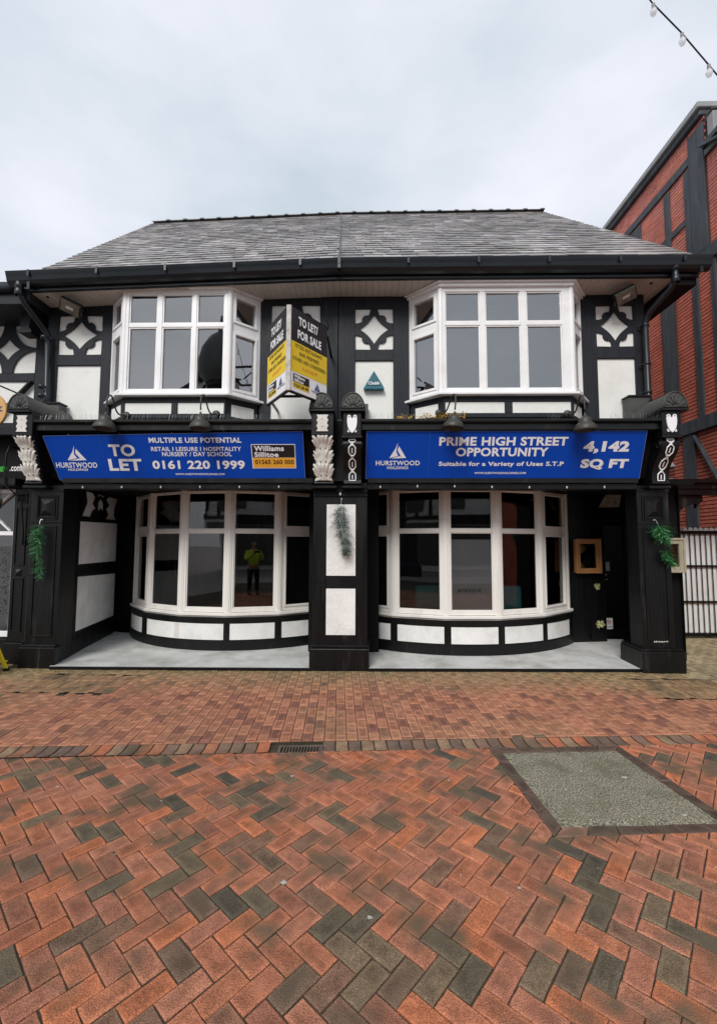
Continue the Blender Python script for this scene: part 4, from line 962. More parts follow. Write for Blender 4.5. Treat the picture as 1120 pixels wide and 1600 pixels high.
# walls of the recess
def wall_q(nm, p, q, z0, z1, m, th=.05, parent=bld, bev=0):
    p, q = Vector((*p, 0)), Vector((*q, 0)); e = (q - p).normalized(); n = Vector((e.y, -e.x, 0))
    return MB().hexa([a + n * k + Vector((0, 0, z)) for z in (z0, z1) for k in (-th, 0) for a in (p, q)]).build(nm, m, parent, bevel=bev)
P0, P1 = (-4.416, 6.45), (-4.752, 8.30)                # splayed left wall
def lw(t): return (P0[0] + (P1[0] - P0[0]) * t, P0[1] + (P1[1] - P0[1]) * t)
wn = Vector((P1[1] - P0[1], -(P1[0] - P0[0]), 0)).normalized()
wall_q('recess_side_wall', P0, P1, .03, 2.62, M['blackflat'])
for z0, z1 in ((1.37, 2.075), (.35, 1.157)):
    vs = []
    a, b = lw(.135), lw(.93)
    if z0 < 1: pts = [(a, .375), (b, .375), (b, z1), (a, z1 + .05)]
    else: pts = [(a, z0 + .03), (b, z0 + .02), (b, z1 + .02), (a, z1 - .01)]
    q = [Vector((p[0], p[1], z)) + wn * .004 for p, z in pts]; MB().prism(q, wn * .008).build('side_panel', M['rlow'], bld)
for (t0, t1, z0, z1) in ((.0, .13, .2, 2.6), (.935, 1.0, .2, 2.6), (.13, .935, 1.21, 1.385), (.13, .935, .05, .365), (.13, .935, 2.10, 2.135), (.13, .935, 2.57, 2.60)):
    a, b = lw(t0), lw(t1); MB().hexa([Vector((*p, 0)) + wn * k + Vector((0, 0, z)) for z in (z0, z1) for k in (.002, .022) for p in (a, b)]).build('timber', M['black'], bld, bevel=.003)
# carved strapwork in the top of the side wall
a, b = Vector((*lw(.13), 0)), Vector((*lw(.935), 0)); e = b - a; Lw = e.length; e.normalize()
MB().hexa([p + wn * k + Vector((0, 0, z)) for z in (2.14, 2.565) for k in (.002, .008) for p in (a, b)]).build('side_panel', M['rlow'], bld)
hh = .425
def S2(pts, sx=1, ox=0): return [((Lw - x) if sx < 0 else x + ox, y) for x, y in pts]
h1 = [(.03, .01), (.24, .01), (.30, .10), (.38, .14), (.30, .2), (.36, .30), (.28, .35), (.10, .35), (.14, .2)]
h2 = [(.42, .10), (.52, .15), (.60, .10), (.58, .24), (.51, .30), (.43, .24)]
h3 = [(.66, .01), (1.03, .01), (.94, .08), (.96, .2), (1.05, .35), (.74, .35), (.66, .30), (.76, .22), (.66, .16), (.74, .08)]
h4 = [(.40, .31), (.50, .335), (.62, .31), (.60, .35), (.42, .35)]
hs_ = [[(x * Lw / 1.07, y * hh / .36) for x, y in h_] for h_ in (h1, h2, h3, h4)]
cut('strapwork', [(0, 0), (Lw, 0), (Lw, hh), (0, hh)], hs_, a + wn * .018 + Vector((0, 0, 2.14)), e, (0, 0, 1), .016, M['black'], bld)
# back walls beside the bows
wall_q('recess_back_wall', (-4.752, 8.29), (-4.2, 8.10), .03, 2.62, M['blackflat'])
wall_q('bow_return', (-4.275, 8.02), (-4.15, 8.4), .03, 2.62, M['blackflat'])
# right end: pier carrying the menu case, then the door
wall_q('recess_back_wall', (3.47, 7.62), (4.16, 7.72), .03, 2.62, M['black'])
MB().box(4.10, 4.16, 7.73, 8.02, .03, 2.62).build('door_jamb', M['black'], bld, bevel=.004)
for x in (3.62, 3.86): MB().box(x, x + .012, 7.64, 7.70, .1, 2.5).build('pier_moulding', M['black'], bld, bevel=.002)
MB().box(4.1, 4.72, 7.99, 8.03, 2.16, 2.62).build('door_header', M['black'], bld, bevel=.004)
MB().box(4.70, 4.715, 6.62, 8.1, .03, 2.62).build('recess_side_wall', M['blackflat'], bld)
# door
d = part('door', bld, (4.18, 8.0, .07)); d['label'] = 'black framed glazed shop door'
for a in ((4.182, 4.235, .07, 2.14), (4.69, 4.74, .07, 2.14)): MB().box(a[0], a[1], 7.98, 8.02, a[2], a[3]).build('door_stile', M['black'], d, bevel=.003)
for za_, zb_ in ((.07, .20), (2.07, 2.14)): MB().box(4.238, 4.687, 7.98, 8.02, za_, zb_).build('door_rail', M['black'], d, bevel=.003)
MB().add([(4.237, 8.0, .2), (4.688, 8.0, .2), (4.688, 8.0, 2.07), (4.237, 8.0, 2.07)], [(0, 1, 2, 3)]).build('pane', M['glasslow'], d)
MB().box(4.195, 4.215, 7.965, 7.98, 1.02, 1.17).tube([(4.205, 7.97, 1.10), (4.205, 7.93, 1.10), (4.32, 7.93, 1.10)], .008, 8).box(4.22, 4.31, 7.93, 7.978, 1.17, 1.20).lathe([(0, .03), (.03, .025), (.03, 0)], (4.26, 7.978, 1.085), (0, -1, 0), 12).build('handle', M['steel'], d)
for nm, x0, x1, z0, z1, m in (('opening_hours_sticker', 4.255, 4.325, 1.44, 1.54, 'blue'), ('opening_hours_sticker', 4.255, 4.305, 1.24, 1.41, 'blue'), ('notice_sticker', 4.325, 4.395, 1.25, 1.41, 'white'), ('no_smoking_sticker', 4.285, 4.415, .215, .41, 'white')):
    MB().box(x0, x1, 7.992, 7.995, z0, z1).build(nm, M[m], d)
MB().box(4.265, 4.315, 7.989, 7.9915, 1.455, 1.525).box(4.265, 4.295, 7.989, 7.9915, 1.27, 1.38).build('sticker_print', M['grey'], d)
rg = MB(); pts = [(4.35 + .035 * math.cos(k * math.pi / 8), 7.990, .345 + .035 * math.sin(k * math.pi / 8)) for k in range(17)]
rg.tube(pts, .004, 4); rg.tube([(4.325, 7.990, .37), (4.375, 7.990, .32)], .004, 4); rg.build('no_smoking_symbol', M['inkred'], d)
MB().box(4.325, 4.375, 7.989, 7.9915, .342, .350).build('cigarette_symbol', M['inkblack'], d)
text('NO SMOKING', (4.295, .245, 4.405, .262), lambda x, y: Vector((x, 7.9915, y)), M['inkblack'], d)
MB().box(4.16, 4.7, 7.9, 8.05, .03, .068).build('door_threshold', M['black'], bld)
# old board over the door
vs = [(4.03, 7.60, 2.37), (4.38, 7.60, 2.37), (4.38, 7.52, 2.58), (4.12, 7.52, 2.58)]
MB().prism(vs, (0, .02, 0)).build('peeling_panel', mat('peeling_paint', (.30, .26, .20), .8, .3, 20, .6, 50, dirt=(.08, .06, .05), dscale=16, damt=.7), bld)
# dark ground floor room
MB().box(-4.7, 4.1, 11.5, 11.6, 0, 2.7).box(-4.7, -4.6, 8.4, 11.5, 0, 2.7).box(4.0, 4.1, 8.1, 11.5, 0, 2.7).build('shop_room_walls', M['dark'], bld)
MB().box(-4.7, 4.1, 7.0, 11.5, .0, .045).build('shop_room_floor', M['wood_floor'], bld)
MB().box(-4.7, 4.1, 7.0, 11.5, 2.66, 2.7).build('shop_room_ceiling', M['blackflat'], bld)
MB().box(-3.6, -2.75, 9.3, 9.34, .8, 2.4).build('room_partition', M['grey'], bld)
# ------------------------------------------------------------------ signs on the fascia
def signboard(c00, c10, c01, c11, seam, label):
    c00, c10, c01, c11 = map(Vector, (c00, c10, c01, c11))
    n = (c10 - c00).cross(c01 - c00).normalized()
    t = thing('fascia_sign', label, 'sign', c00, 'to let banners on the shop fascia')
    MB().hexa([c00 - n * .012, c10 - n * .012, c01 - n * .012, c11 - n * .012, c00, c10, c01, c11]).build('board', M['blue'], t)
    ed = MB()
    for a, b in ((c00, c10), (c01, c11), (c00, c01), (c10, c11)): ed.bar(a + n * .001, b + n * .001, .007, .006, n)
    ed.build('trim', mat('thin_alu_trim', (.10, .16, .40), .35, .1, 3, 0), t)
    def P(x, z):                                     # x metres along, z height -> on the tilted face
        v = (z - c00.z) / (c01.z - c00.z) if abs(c01.z - c00.z) > 1e-6 else 0
        y = 6.1 + (5.84 - 6.1) * (z - 2.64) / (3.25 - 2.64); return Vector((x, y, z)) + n * .002
    MB().bar(P(seam[0], 2.66), P(seam[1], 3.235), .004, .002, n).build('seam', mat('seam_line', (.03, .12, .5), .4, .1, 3, 0), t)
    sc_ = MB()
    for k in range(5):
        u = (k + .5) / 5; q = c01.lerp(c11, u) + Vector((0, -.002, .012)); sc_.lathe([(0, .006), (.006, .004), (.007, 0)], q, (0, -1, 0), 6)
    sc_.build('fixing_screws', M['metal'], t)
    return t, P, n
def yp(z): return 6.1 + (5.84 - 6.1) * (z - 2.64) / .61
def logo(P, n, box, m, parent):
    x0, z0, x1, z1 = box; X = lambda u: x0 + (x1 - x0) * u; Z = lambda v: z0 + (z1 - z0) * v
    mb = MB()
    for poly in ([(0, .0), (.30, .42), (.46, .98), (.50, 1.0), (.40, .52), (.52, .22), (.10, .10)], [(.50, 1.0), (.62, .78), (1.0, .04), (.80, .02), (.56, .22), (.46, .50)], [(.06, .0), (1.0, .02), (.80, -.03), (.10, -.04), (.0, .0)]):
        pass
    for poly in ([(.50, 1.0), (.36, .62), (0, .02), (.52, .16), (.40, .44)], [(.56, .78), (1.0, .02), (.74, .04), (.48, .50)], [(.10, .0), (.88, .02), (.60, .14), (.54, .12)]):
        mb.prism([P(X(u), Z(v)) for u, v in poly], n * .0015)
    mb.build('logo', m, parent)
t, P, n = signboard((-4.369, yp(2.629), 2.629), (-.860, yp(2.647), 2.647), (-4.468, yp(3.208), 3.208), (-.866, yp(3.261), 3.261), (-3.663, -3.684), 'left blue TO LET banner above the left bow window')
W_ = M['white']
logo(P, n, (-4.196, 2.89, -3.926, 3.085), W_, t)
for s, b, bo in (('HURSTWOOD', (-4.374, 2.795, -3.789, 2.866), .02), ('HOLDINGS', (-4.217, 2.754, -3.934, 2.786), .02), ('TO', (-3.582, 2.945, -3.217, 3.101), .035), ('LET', (-3.623, 2.755, -3.153, 2.911), .035),
                 ('MULTIPLE USE POTENTIAL', (-3.001, 3.118, -1.717, 3.186), .03), ('RETAIL I LEISURE I HOSPITALITY', (-2.987, 3.012, -1.729, 3.067), .02), ('NURSERY / DAY SCHOOL', (-2.843, 2.945, -1.868, 3.001), .02),
                 ('0161 220 1999', (-3.003, 2.775, -1.698, 2.892), .035), ('WWW.HURSTWOODHOLDINGS.COM', (-2.696, 2.697, -1.999, 2.722), .02)):
    text(s, b, P, W_, t, bold=bo)
def plate(P, n, x0, z0, x1, z1, m, parent, k=.001, nm='printed_panel'):
    MB().prism([P(x0, z0), P(x1, z0), P(x1, z1), P(x0, z1)], n * k).build(nm, m, parent)
plate(P, n, -1.59, 2.787, -.98, 3.10, W_, t, .001); PP = lambda x, z: P(x, z) + n * .0016
plate(PP, n, -1.58, 2.928, -.99, 3.092, M['inkblack'], t); plate(PP, n, -1.58, 2.796, -.99, 2.924, M['orange'], t); P3 = lambda x, z: P(x, z) + n * .003
text('Williams', (-1.551, 3.012, -1.137, 3.080), P3, W_, t, .03); text('Sillitoe', (-1.551, 2.936, -1.216, 3.000), P3, W_, t, .03); text('01565 260 000', (-1.549, 2.842, -1.006, 2.900), P3, M['inkblack'], t, .02)
0 and text('www.williamssillitoe.co.uk', (-1.549, 2.806, -1.33, 2.820), P3, W_, t, 0)
t, P, n = signboard((-.006, yp(2.648), 2.648), (3.805, yp(2.648), 2.648), (.008, yp(3.26), 3.26), (3.776, yp(3.261), 3.261), (.860, .873), 'right blue PRIME HIGH STREET OPPORTUNITY banner above the right bow window')
logo(P, n, (.32, 2.915, .553, 3.119), W_, t)
for s, b, bo, sh in (('HURSTWOOD', (.135, 2.825, .744, 2.886), .02, 0), ('HOLDINGS', (.293, 2.775, .586, 2.811), .02, 0), ('PRIME HIGH STREET', (.998, 3.076, 2.742, 3.188), .035, 0), ('OPPORTUNITY', (1.233, 2.94, 2.496, 3.053), .035, 0),
                 ('Suitable for a Variety of Uses S.T.P', (1.007, 2.80, 2.73, 2.873), .03, 0), ('WWW.HURSTWOODHOLDINGS.COM', (1.511, 2.71, 2.224, 2.737), .02, 0), ('4,142', (2.964, 2.974, 3.583, 3.133), .055, .02), ('SQ FT', (2.963, 2.768, 3.612, 2.907), .055, .02)):
    text(s, b, P, W_, t, bold=bo, shear=sh)
# ------------------------------------------------------------------ V-shaped agent's board
t = thing('agents_board', 'V-shaped yellow and black TO LET / FOR SALE board jutting over the shopfront', 'sign', (-1.0, 5.9, 3.7))
ap = Vector((-.975, 5.28, 0)); lf = Vector((-1.37, 5.87, 0)); rg_ = Vector((-.545, 5.87, 0)); zb, zt = 3.655, 4.735
def vboard(a, b, flip, label):
    """a = left end seen from the street, b = right end"""
    e = (b - a); Lb = e.length; e.normalize(); n = Vector((e.y, -e.x, 0))
    pnl = MB().hexa([p + n * k + Vector((0, 0, z)) for z in (zb, zt) for k in (-.018, 0) for p in (a, b)]).build('board_panel', W_, t, bevel=.002); pnl['label'] = label
    P = lambda x, z: a + e * x * Lb + Vector((0, 0, zb + z * (zt - zb))) + n * .001
    def pl(x0, z0, x1, z1, m, k=.001):
        MB().prism([P(x0, z0), P(x1, z0), P(x1, z1), P(x0, z1)], n * k).build('printed_panel', m, pnl)
    pl(0.005, .60, .995, .998, M['inkblack']); pl(.005, .235, .995, .60, M['yellow']); P2 = lambda x, z: P(x, z) + n * .0022
    m0, mk, mr_ = W_, M['inkblack'], M['inkred']
    for s, bx, m, bo in (('TO LET/', (.20, .82, .72, .93), m0, .04), ('FOR SALE', (.18, .655, .82, .765), m0, .04), ('FITTED RESTAURANT/', (.12, .535, .86, .58), mk, 0), ('BAR PREMISES', (.24, .455, .76, .50), mk, 0),
                         ('OTHER USES CONSIDERED', (.06, .375, .95, .42), mk, 0), ('4,142 SQ FT', (.30, .285, .72, .33), mr_, 0)):
        text(s, bx, P2, m, pnl, bo)
    P1 = P; MB().prism([P(.08, .115), P(.50, .115), P(.50, .215), P(.08, .215)], n * .001).build('printed_panel', mk, pnl); MB().prism([P(.08, .045), P(.50, .045), P(.50, .113), P(.08, .113)], n * .001).build('printed_panel', M['yellow'], pnl)
    text('Williams', (.10, .165, .38, .205), P2, m0, pnl, .03); text('Sillitoe', (.10, .12, .34, .158), P2, m0, pnl, .03); text('01565 260 000', (.10, .06, .48, .10), P2, mk, pnl, .02)
    lg = lambda x, z: P2(x, z); logo(lg, n, (.64, .11, .80, .215), M['inkblue'], pnl); text('HURSTWOOD', (.56, .075, .92, .10), P2, M['inkblue'], pnl, 0)
    return n
vboard(lf, ap + Vector((-.02, .02, 0)), 0, 'left leaf of the V board'); vboard(ap + Vector((.02, .02, 0)), rg_, 0, 'right leaf of the V board')
fr = MB().box(ap.x - .03, ap.x + .03, ap.y + .0, ap.y + .03, zb - .015, zt + .01); fr.build('apex_post', mat('weathered_white_post', (.55, .53, .50), .6, .2, 20, .2, dirt=(.2, .15, .1), dscale=12, damt=.6), t, bevel=.005)
ed = MB()
for a, b in ((lf, ap), (ap, rg_)):
    for z in (zb - .012, zt + .006): MB().bar(a + Vector((0, .03, z)), b + Vector((0, .03, z)), .03, .022).build('edge_strip', M['black'], t)
for z in (zt - .10, zb + .12):
    for p in (lf, rg_): MB().bar(p + Vector((0, .02, z)), (p.x, 6.6, z), .03, .03).build('bracket', M['black'], t)
    MB().bar(lf + Vector((0, .04, z)), rg_ + Vector((0, .04, z)), .03, .03).build('bracket', M['black'], t)
MB().tube([(-.615, 6.40, 5.42), (-.60, 6.36, 5.10), (-.56, 6.2, 4.95), (-.545, 5.95, 4.75)], .012, 6).build('stay_rod', M['black'], t)
# ------------------------------------------------------------------ swan neck lamps
def lamp_mesh():
    t = thing('wall_lamp', 'x', 'lamp', (0, 0, 0), 'swan neck lamps over the fascia signs')
    MB().lathe([(0, -.03), (.045, -.03), (.055, 0), (.055, .01)], (0, 0, 0), (0, 1, 0), 14).build('wall_plate', M['lamp'], t, True)
    pts = [(0, -.02, 0), (0, -.10, -.03), (0, -.20, -.05), (0, -.29, -.02), (0, -.35, .05), (0, -.40, .11), (0, -.46, .135), (0, -.52, .10), (0, -.545, .02), (0, -.55, -.10)]
    sm = []
    for i in range(len(pts) - 1):
        for k in range(3):
            p = [Vector(pts[max(0, min(len(pts) - 1, i + d))]) for d in (-1, 0, 1, 2)]; u = k / 3
            sm.append(.5 * ((2 * p[1]) + (-p[0] + p[2]) * u + (2 * p[0] - 5 * p[1] + 4 * p[2] - p[3]) * u * u + (-p[0] + 3 * p[1] - 3 * p[2] + p[3]) * u ** 3))
    sm.append(Vector(pts[-1])); MB().tube(sm, .011, 8).build('swan_neck', M['lamp'], t, True)
    s = MB().lathe([(.0, .12), (.014, .10), (.018, .075), (.036, .065), (.064, .045), (.080, .015), (.084, -.015), (.108, -.035), (.134, -.068), (.148, -.115), (.144, -.125), (.136, -.115), (.12, -.070), (.10, -.042), (.06, -.03), (0, -.025)], (0, -.55, -.235), (0, 0, 1), 24).build('lamp_shade', M['lamp'], t, True)
    MB().lathe([(0, -.09), (.02, -.085), (.028, -.07), (.02, -.05), (.015, -.035)], (0, -.55, -.235), (0, 0, 1), 12).build('bulb', M['bulb'], s, True)
    return t
lp = lamp_mesh(); spots_l = [((-3.51, 6.20, 3.60), 'swan neck lamp at the left end of the left sign', 4), ((-2.185, 6.20, 3.615), 'swan neck lamp below the right corner of the left bay window', -2),
                             ((1.05, 6.20, 3.62), 'swan neck lamp beside gold tinsel below the right bay window', 14), ((2.89, 6.20, 3.605), 'swan neck lamp nearest the 4,142 SQ FT lettering', -3)]
for i, (p, lb_, a) in enumerate(spots_l):
    o = lp if i == 0 else copy_tree(lp); o.location = p; o.rotation_euler = (R(U(-3, 3)), R(a * .4), R(a)); o['label'] = lb_
# ------------------------------------------------------------------ floodlights under the eaves
for x, z, s, lb_ in ((-4.48, 5.30, 1, 'rusty floodlight under the eaves beside the left bay window'), (3.84, 5.42, -1, 'rusty floodlight under the eaves beside the right bay window')):
    t = thing('floodlight', lb_, 'floodlight', (x, 6.3, z), 'floodlights under the eaves')
    rot = Euler((R(50), R(s * 20), R(s * 24))).to_matrix(); o = Vector((x, 6.30, z))
    f = lambda a, b, c: o + rot @ Vector((a, b, c))
    MB().hexa([f(a, b, c) for c in (-.10, .10) for b in (-.035, .05) for a in (-.15, .15)]).build('housing', M['black'], t, bevel=.012)
    MB().hexa([f(a, b, c) for c in (-.085, .085) for b in (-.046, -.036) for a in (-.13, .13)]).build('lens', mat('dirty_lamp_lens', (.16, .13, .10), .3, .4, 14, 0, dirt=(.05, .035, .025), dscale=9, damt=.8), t)
    MB().hexa([f(a, b, c) for c in (-.02, .02) for b in (-.052, -.047) for a in (-.05, .05)]).build('reflector', M['steel'], t)
    MB().tube([f(-.155, 0, 0), f(-.16, .12, 0), f(.16, .12, 0), f(.155, 0, 0)], .010, 6).box(x - .03, x + .03, 6.36, 6.58, z + .04, z + .09).build('bracket', M['black'], t)
for x in (-4.83, 4.22):
    t = thing('soffit_spotlight', 'small round spotlight in the soffit at the %s end of the eaves' % ('left' if x < 0 else 'right'), 'spotlight', (x, 6.3, ez(x)), 'round soffit lights')
    z = ez(x)
    MB().lathe([(.02, -.002), (.045, -.006), (.05, -.001)], (x, 6.28, z), (0, 0, 1), 16).build('ring', M['soffit'], t, True); MB().lathe([(0, -.020), (.018, -.018), (.022, -.001)], (x, 6.28, z), (0, 0, 1), 12).build('lens', M['black'], t, True)
# ------------------------------------------------------------------ alarm box
t = thing('alarm_box', 'teal triangular burglar alarm box on the white centre panel', 'alarm box', (.117, 6.56, 4.24))
A_ = [(.117, 4.395), (-.035, 4.135), (-.033, 4.11), (.267, 4.11), (.270, 4.135)]
MB().prism([(x, 6.54, z) for x, z in A_], (0, .07, 0)).build('casing', M['teal'], t, bevel=.012, seg=3)
MB().prism([(.117, 6.527, 4.355), (-.0, 6.535, 4.15), (.235, 6.535, 4.15)], (0, .01, 0)).build('cover', mat('teal_plastic_face', (.03, .13, .17), .3, .1, 5, 0), t, bevel=.006)
MB().box(-.04, .274, 6.52, 6.60, 4.095, 4.115).build('base_lip', M['teal'], t, bevel=.006)
text('Chubb', (.035, 4.165, .20, 4.215), lambda x, z: Vector((x, 6.5265, z)), W_, t, .03)
# ------------------------------------------------------------------ garlands
def blade_tuft(mb, p, d, ln, wd, up_=(0, 0, 1)):
    d = Vector(d).normalized(); s = d.cross(Vector(up_)); s = s.normalized() if s.length > .01 else Vector((1, 0, 0)); p = Vector(p)
    m_ = p + d * ln * .5 + Vector((0, 0, ln * .06)); e = p + d * ln + Vector((0, 0, -ln * .15))
    mb.add([p, m_ + s * wd, e, m_ - s * wd], [(0, 1, 2), (0, 2, 3)])
def garland(name, label, pts, r, m, n, grp, hook):
    t = thing(name, label, 'garland', pts[0], grp)
    P_ = [Vector(p) for p in pts]; MB().tube(P_, .006, 5).build('stem', M['leaf2'], t, True); mb = MB()
    for _ in range(n):
        u = rnd() * (len(P_) - 1); i = int(u); p = P_[i].lerp(P_[i + 1], u - i); taper = 1 - .45 * u / (len(P_) - 1); rr = r[min(i, len(r) - 1)] if isinstance(r, list) else r * taper
        a = rnd() * 2 * math.pi; d = Vector((math.cos(a), -abs(math.sin(a)) * .9, U(-1.5, .1)))
        q = p + Vector((math.cos(a) * rr * .15, -abs(math.sin(a)) * rr * .2, 0)); tip = d.normalized() * rr * U(.6, 1.7)
        for k in range(6):                                        # a frond: pairs of leaflets along a rib
            c = q + tip * (k + .4) / 6 * 1.0; s = tip.cross(Vector((0, 1, .2))).normalized()
            for sg in (-1, 1): blade_tuft(mb, c, tip.normalized() * .8 + s * sg, rr * .34 * (1 - k / 9), rr * .036)
    mb.build('fronds', m, t, kind='stuff')
    h = Vector(hook); MB().tube([h, h + Vector((0, -.03, .01)), P_[0] + Vector((0, 0, .01))], .003, 5).lathe([(0, .012), (.01, .008), (.012, 0)], h, (0, -1, 0), 8).build('hook', M['steel'], t)
garland('garland', 'bright green plastic fern garland hanging on the left pilaster', [(-4.61, 6.07, 1.99), (-4.60, 6.05, 1.8), (-4.585, 6.05, 1.6), (-4.56, 6.06, 1.4), (-4.545, 6.07, 1.24)], .115, M['leaf'], 190, 'fern garlands', (-4.61, 6.12, 2.06))
garland('garland', 'dusty green plastic fern garland hanging over the white centre pier panel', [(-.35, 6.06, 2.27), (-.36, 6.05, 2.10), (-.30, 6.06, 1.85), (-.28, 6.07, 1.65), (-.29, 6.08, 1.58)], [.12, .13, .10, .07], M['leaf2'], 200, 'fern garlands', (-.345, 6.12, 2.36))
garland('garland', 'green plastic fern garland in two clumps hanging on the right pilaster', [(4.02, 6.07, 2.0), (4.04, 6.05, 1.9), (4.09, 6.05, 1.80)], [.13, .12], M['leaf'], 110, 'fern garlands', (4.0, 6.12, 2.07))
o_ = MB(); 
t = [o for o in sc.objects if o.get('label', '').startswith('green plastic fern garland in two')][0]
for _ in range(60):
    u = rnd(); p = Vector((4.10 + .06 * u, 6.06, 1.66 - .18 * u)); a = rnd() * 6.28; d = Vector((math.cos(a) * .9, -abs(math.sin(a)) * .8, U(-1.4, .3))); tip = d.normalized() * .11
    for k in range(6):
        c = p + tip * (k + .4) / 6; s = tip.cross(Vector((0, 1, .2))).normalized()
        for sg in (-1, 1): blade_tuft(o_, c, tip.normalized() * .8 + s * sg, .036 * (1 - k / 9), .0055)
o_.build('fronds', M['leaf'], t, kind='stuff'); MB().tube([(4.09, 6.05, 1.8), (4.10, 6.07, 1.66)], .004, 5).build('stem', M['leaf2'], t)
# gold tinsel on the lead flat
t = MB()
for _ in range(420):
    u = rnd(); x = .42 + .95 * u; 
    if .62 < x < .72 and rnd() < .7: continue
    h = .04 + .05 * u; p = Vector((x, U(5.80, 5.95), 3.43 + rnd() * h)); d = Vector((U(-1, 1), U(-1, 1), U(-.6, .8))).normalized() * U(.02, .05); s = d.cross(Vector((U(-1, 1), 0, 1))).normalized() * .004
    t.add([p - s, p + s, p + d + s, p + d - s], [(0, 1, 2, 3)])
o = t.build('tinsel', M['gold'], label='tangled gold tinsel strip lying on the ledge below the right bay window', cat='tinsel')
# ------------------------------------------------------------------ bulbs hung along the lintel
def bulb_string(pts, label, every, m_w, r=.018, off=0, y=0):
    P_ = [Vector(p) for p in pts]; t = thing('string_lights', label, 'string lights', P_[0], 'strings of bulbs')
    MB().tube(P_, .004 if r < .025 else .007, 5).build('cable', M['blackflat'], t)
    tot = sum((P_[i + 1] - P_[i]).length for i in range(len(P_) - 1)); s = off
    while s < tot:
        q = s; i = 0
        while i < len(P_) - 2 and q > (P_[i + 1] - P_[i]).length: q -= (P_[i + 1] - P_[i]).length; i += 1
        c = P_[i].lerp(P_[i + 1], q / (P_[i + 1] - P_[i]).length)
        h = MB().lathe([(0, 0), (r * .5, -.004), (r * .5, -r * 1.3)], c, (0, 0, 1), 8).build('socket', M['black'] if r < .025 else M['grey'], t)
        MB().lathe([(r * .5, -r * 1.4), (r * .95, -r * 2.4), (r, -r * 3.0), (r * .7, -r * 3.9), (0, -r * 4.3)], c, (0, 0, 1), 10).build('bulb', M['bulb'], h, True)
        s += every
    return t
def sagline(x0, x1, y, z, n, sag):
    o = []
    for k in range(n):
        for j in range(4): u = j / 4; o.append((x0 + (x1 - x0) * (k + u) / n, y, z - sag * math.sin(math.pi * u)))
    return o + [(x1, y, z)]
bulb_string(sagline(-4.30, -.76, 6.075, 2.575, 6, .02), 'string of small clear bulbs along the left lintel', .56, .004, .012, .28)
bulb_string(sagline(-.74, .02, 6.075, 2.50, 1, .03), 'short string of small clear bulbs across the centre pier', .62, .004, .015, .38)
bulb_string(sagline(.04, 3.78, 6.075, 2.575, 6, .02), 'string of small clear bulbs along the right lintel', .52, .004, .012, .16)
fs = [(1.6, 4.05, 9.2), (2.26, 4.16, 8.35), (2.888, 4.252, 7.612), (3.01, 4.266, 7.451), (3.315, 4.293, 7.141), (3.586, 4.32, 6.824), (3.9, 4.36, 6.47), (4.6, 4.5, 5.8), (6.28, 4.8, 4.9)]
d0 = sum((Vector(fs[i + 1]) - Vector(fs[i])).length for i in range(2))
bulb_string(fs, 'festoon of white globe bulbs strung high across the street at top right', .436, .006, .033, (d0 + .22) % .436)
# fairy lights hanging inside the left bow
t = thing('fairy_lights', 'thin strands of fairy lights hanging inside the left bow window', 'fairy lights', (-2.9, 7.3, 2.4)); wr = MB(); dots = MB()
for (x0, y0, x1, y1) in ((-3.42, 7.50, -3.15, 7.35), (-3.42, 7.50, -3.40, 7.5), (-2.72, 7.20, -2.95, 7.25), (-2.58, 7.16, -2.36, 7.13), (-1.72, 7.16, -2.02, 7.14), (-1.72, 7.16, -1.46, 7.25)):
    pts = [Vector((x0 + (x1 - x0) * (k / 12) ** 1.2, y0 + (y1 - y0) * k / 12 + .02, 2.5 - 1.75 * k / 12)) for k in range(13)]
    wr.tube(pts, .0016, 4)
    for p in pts[2:]: dots.lathe([(0, .006), (.006, 0), (0, -.006)], p + Vector((U(-.01, .01), 0, U(-.03, .03))), (0, 0, 1), 6)
wr.build('wire', M['metal'], t); dots.build('tiny_bulbs', M['bulb'], t, kind='stuff')
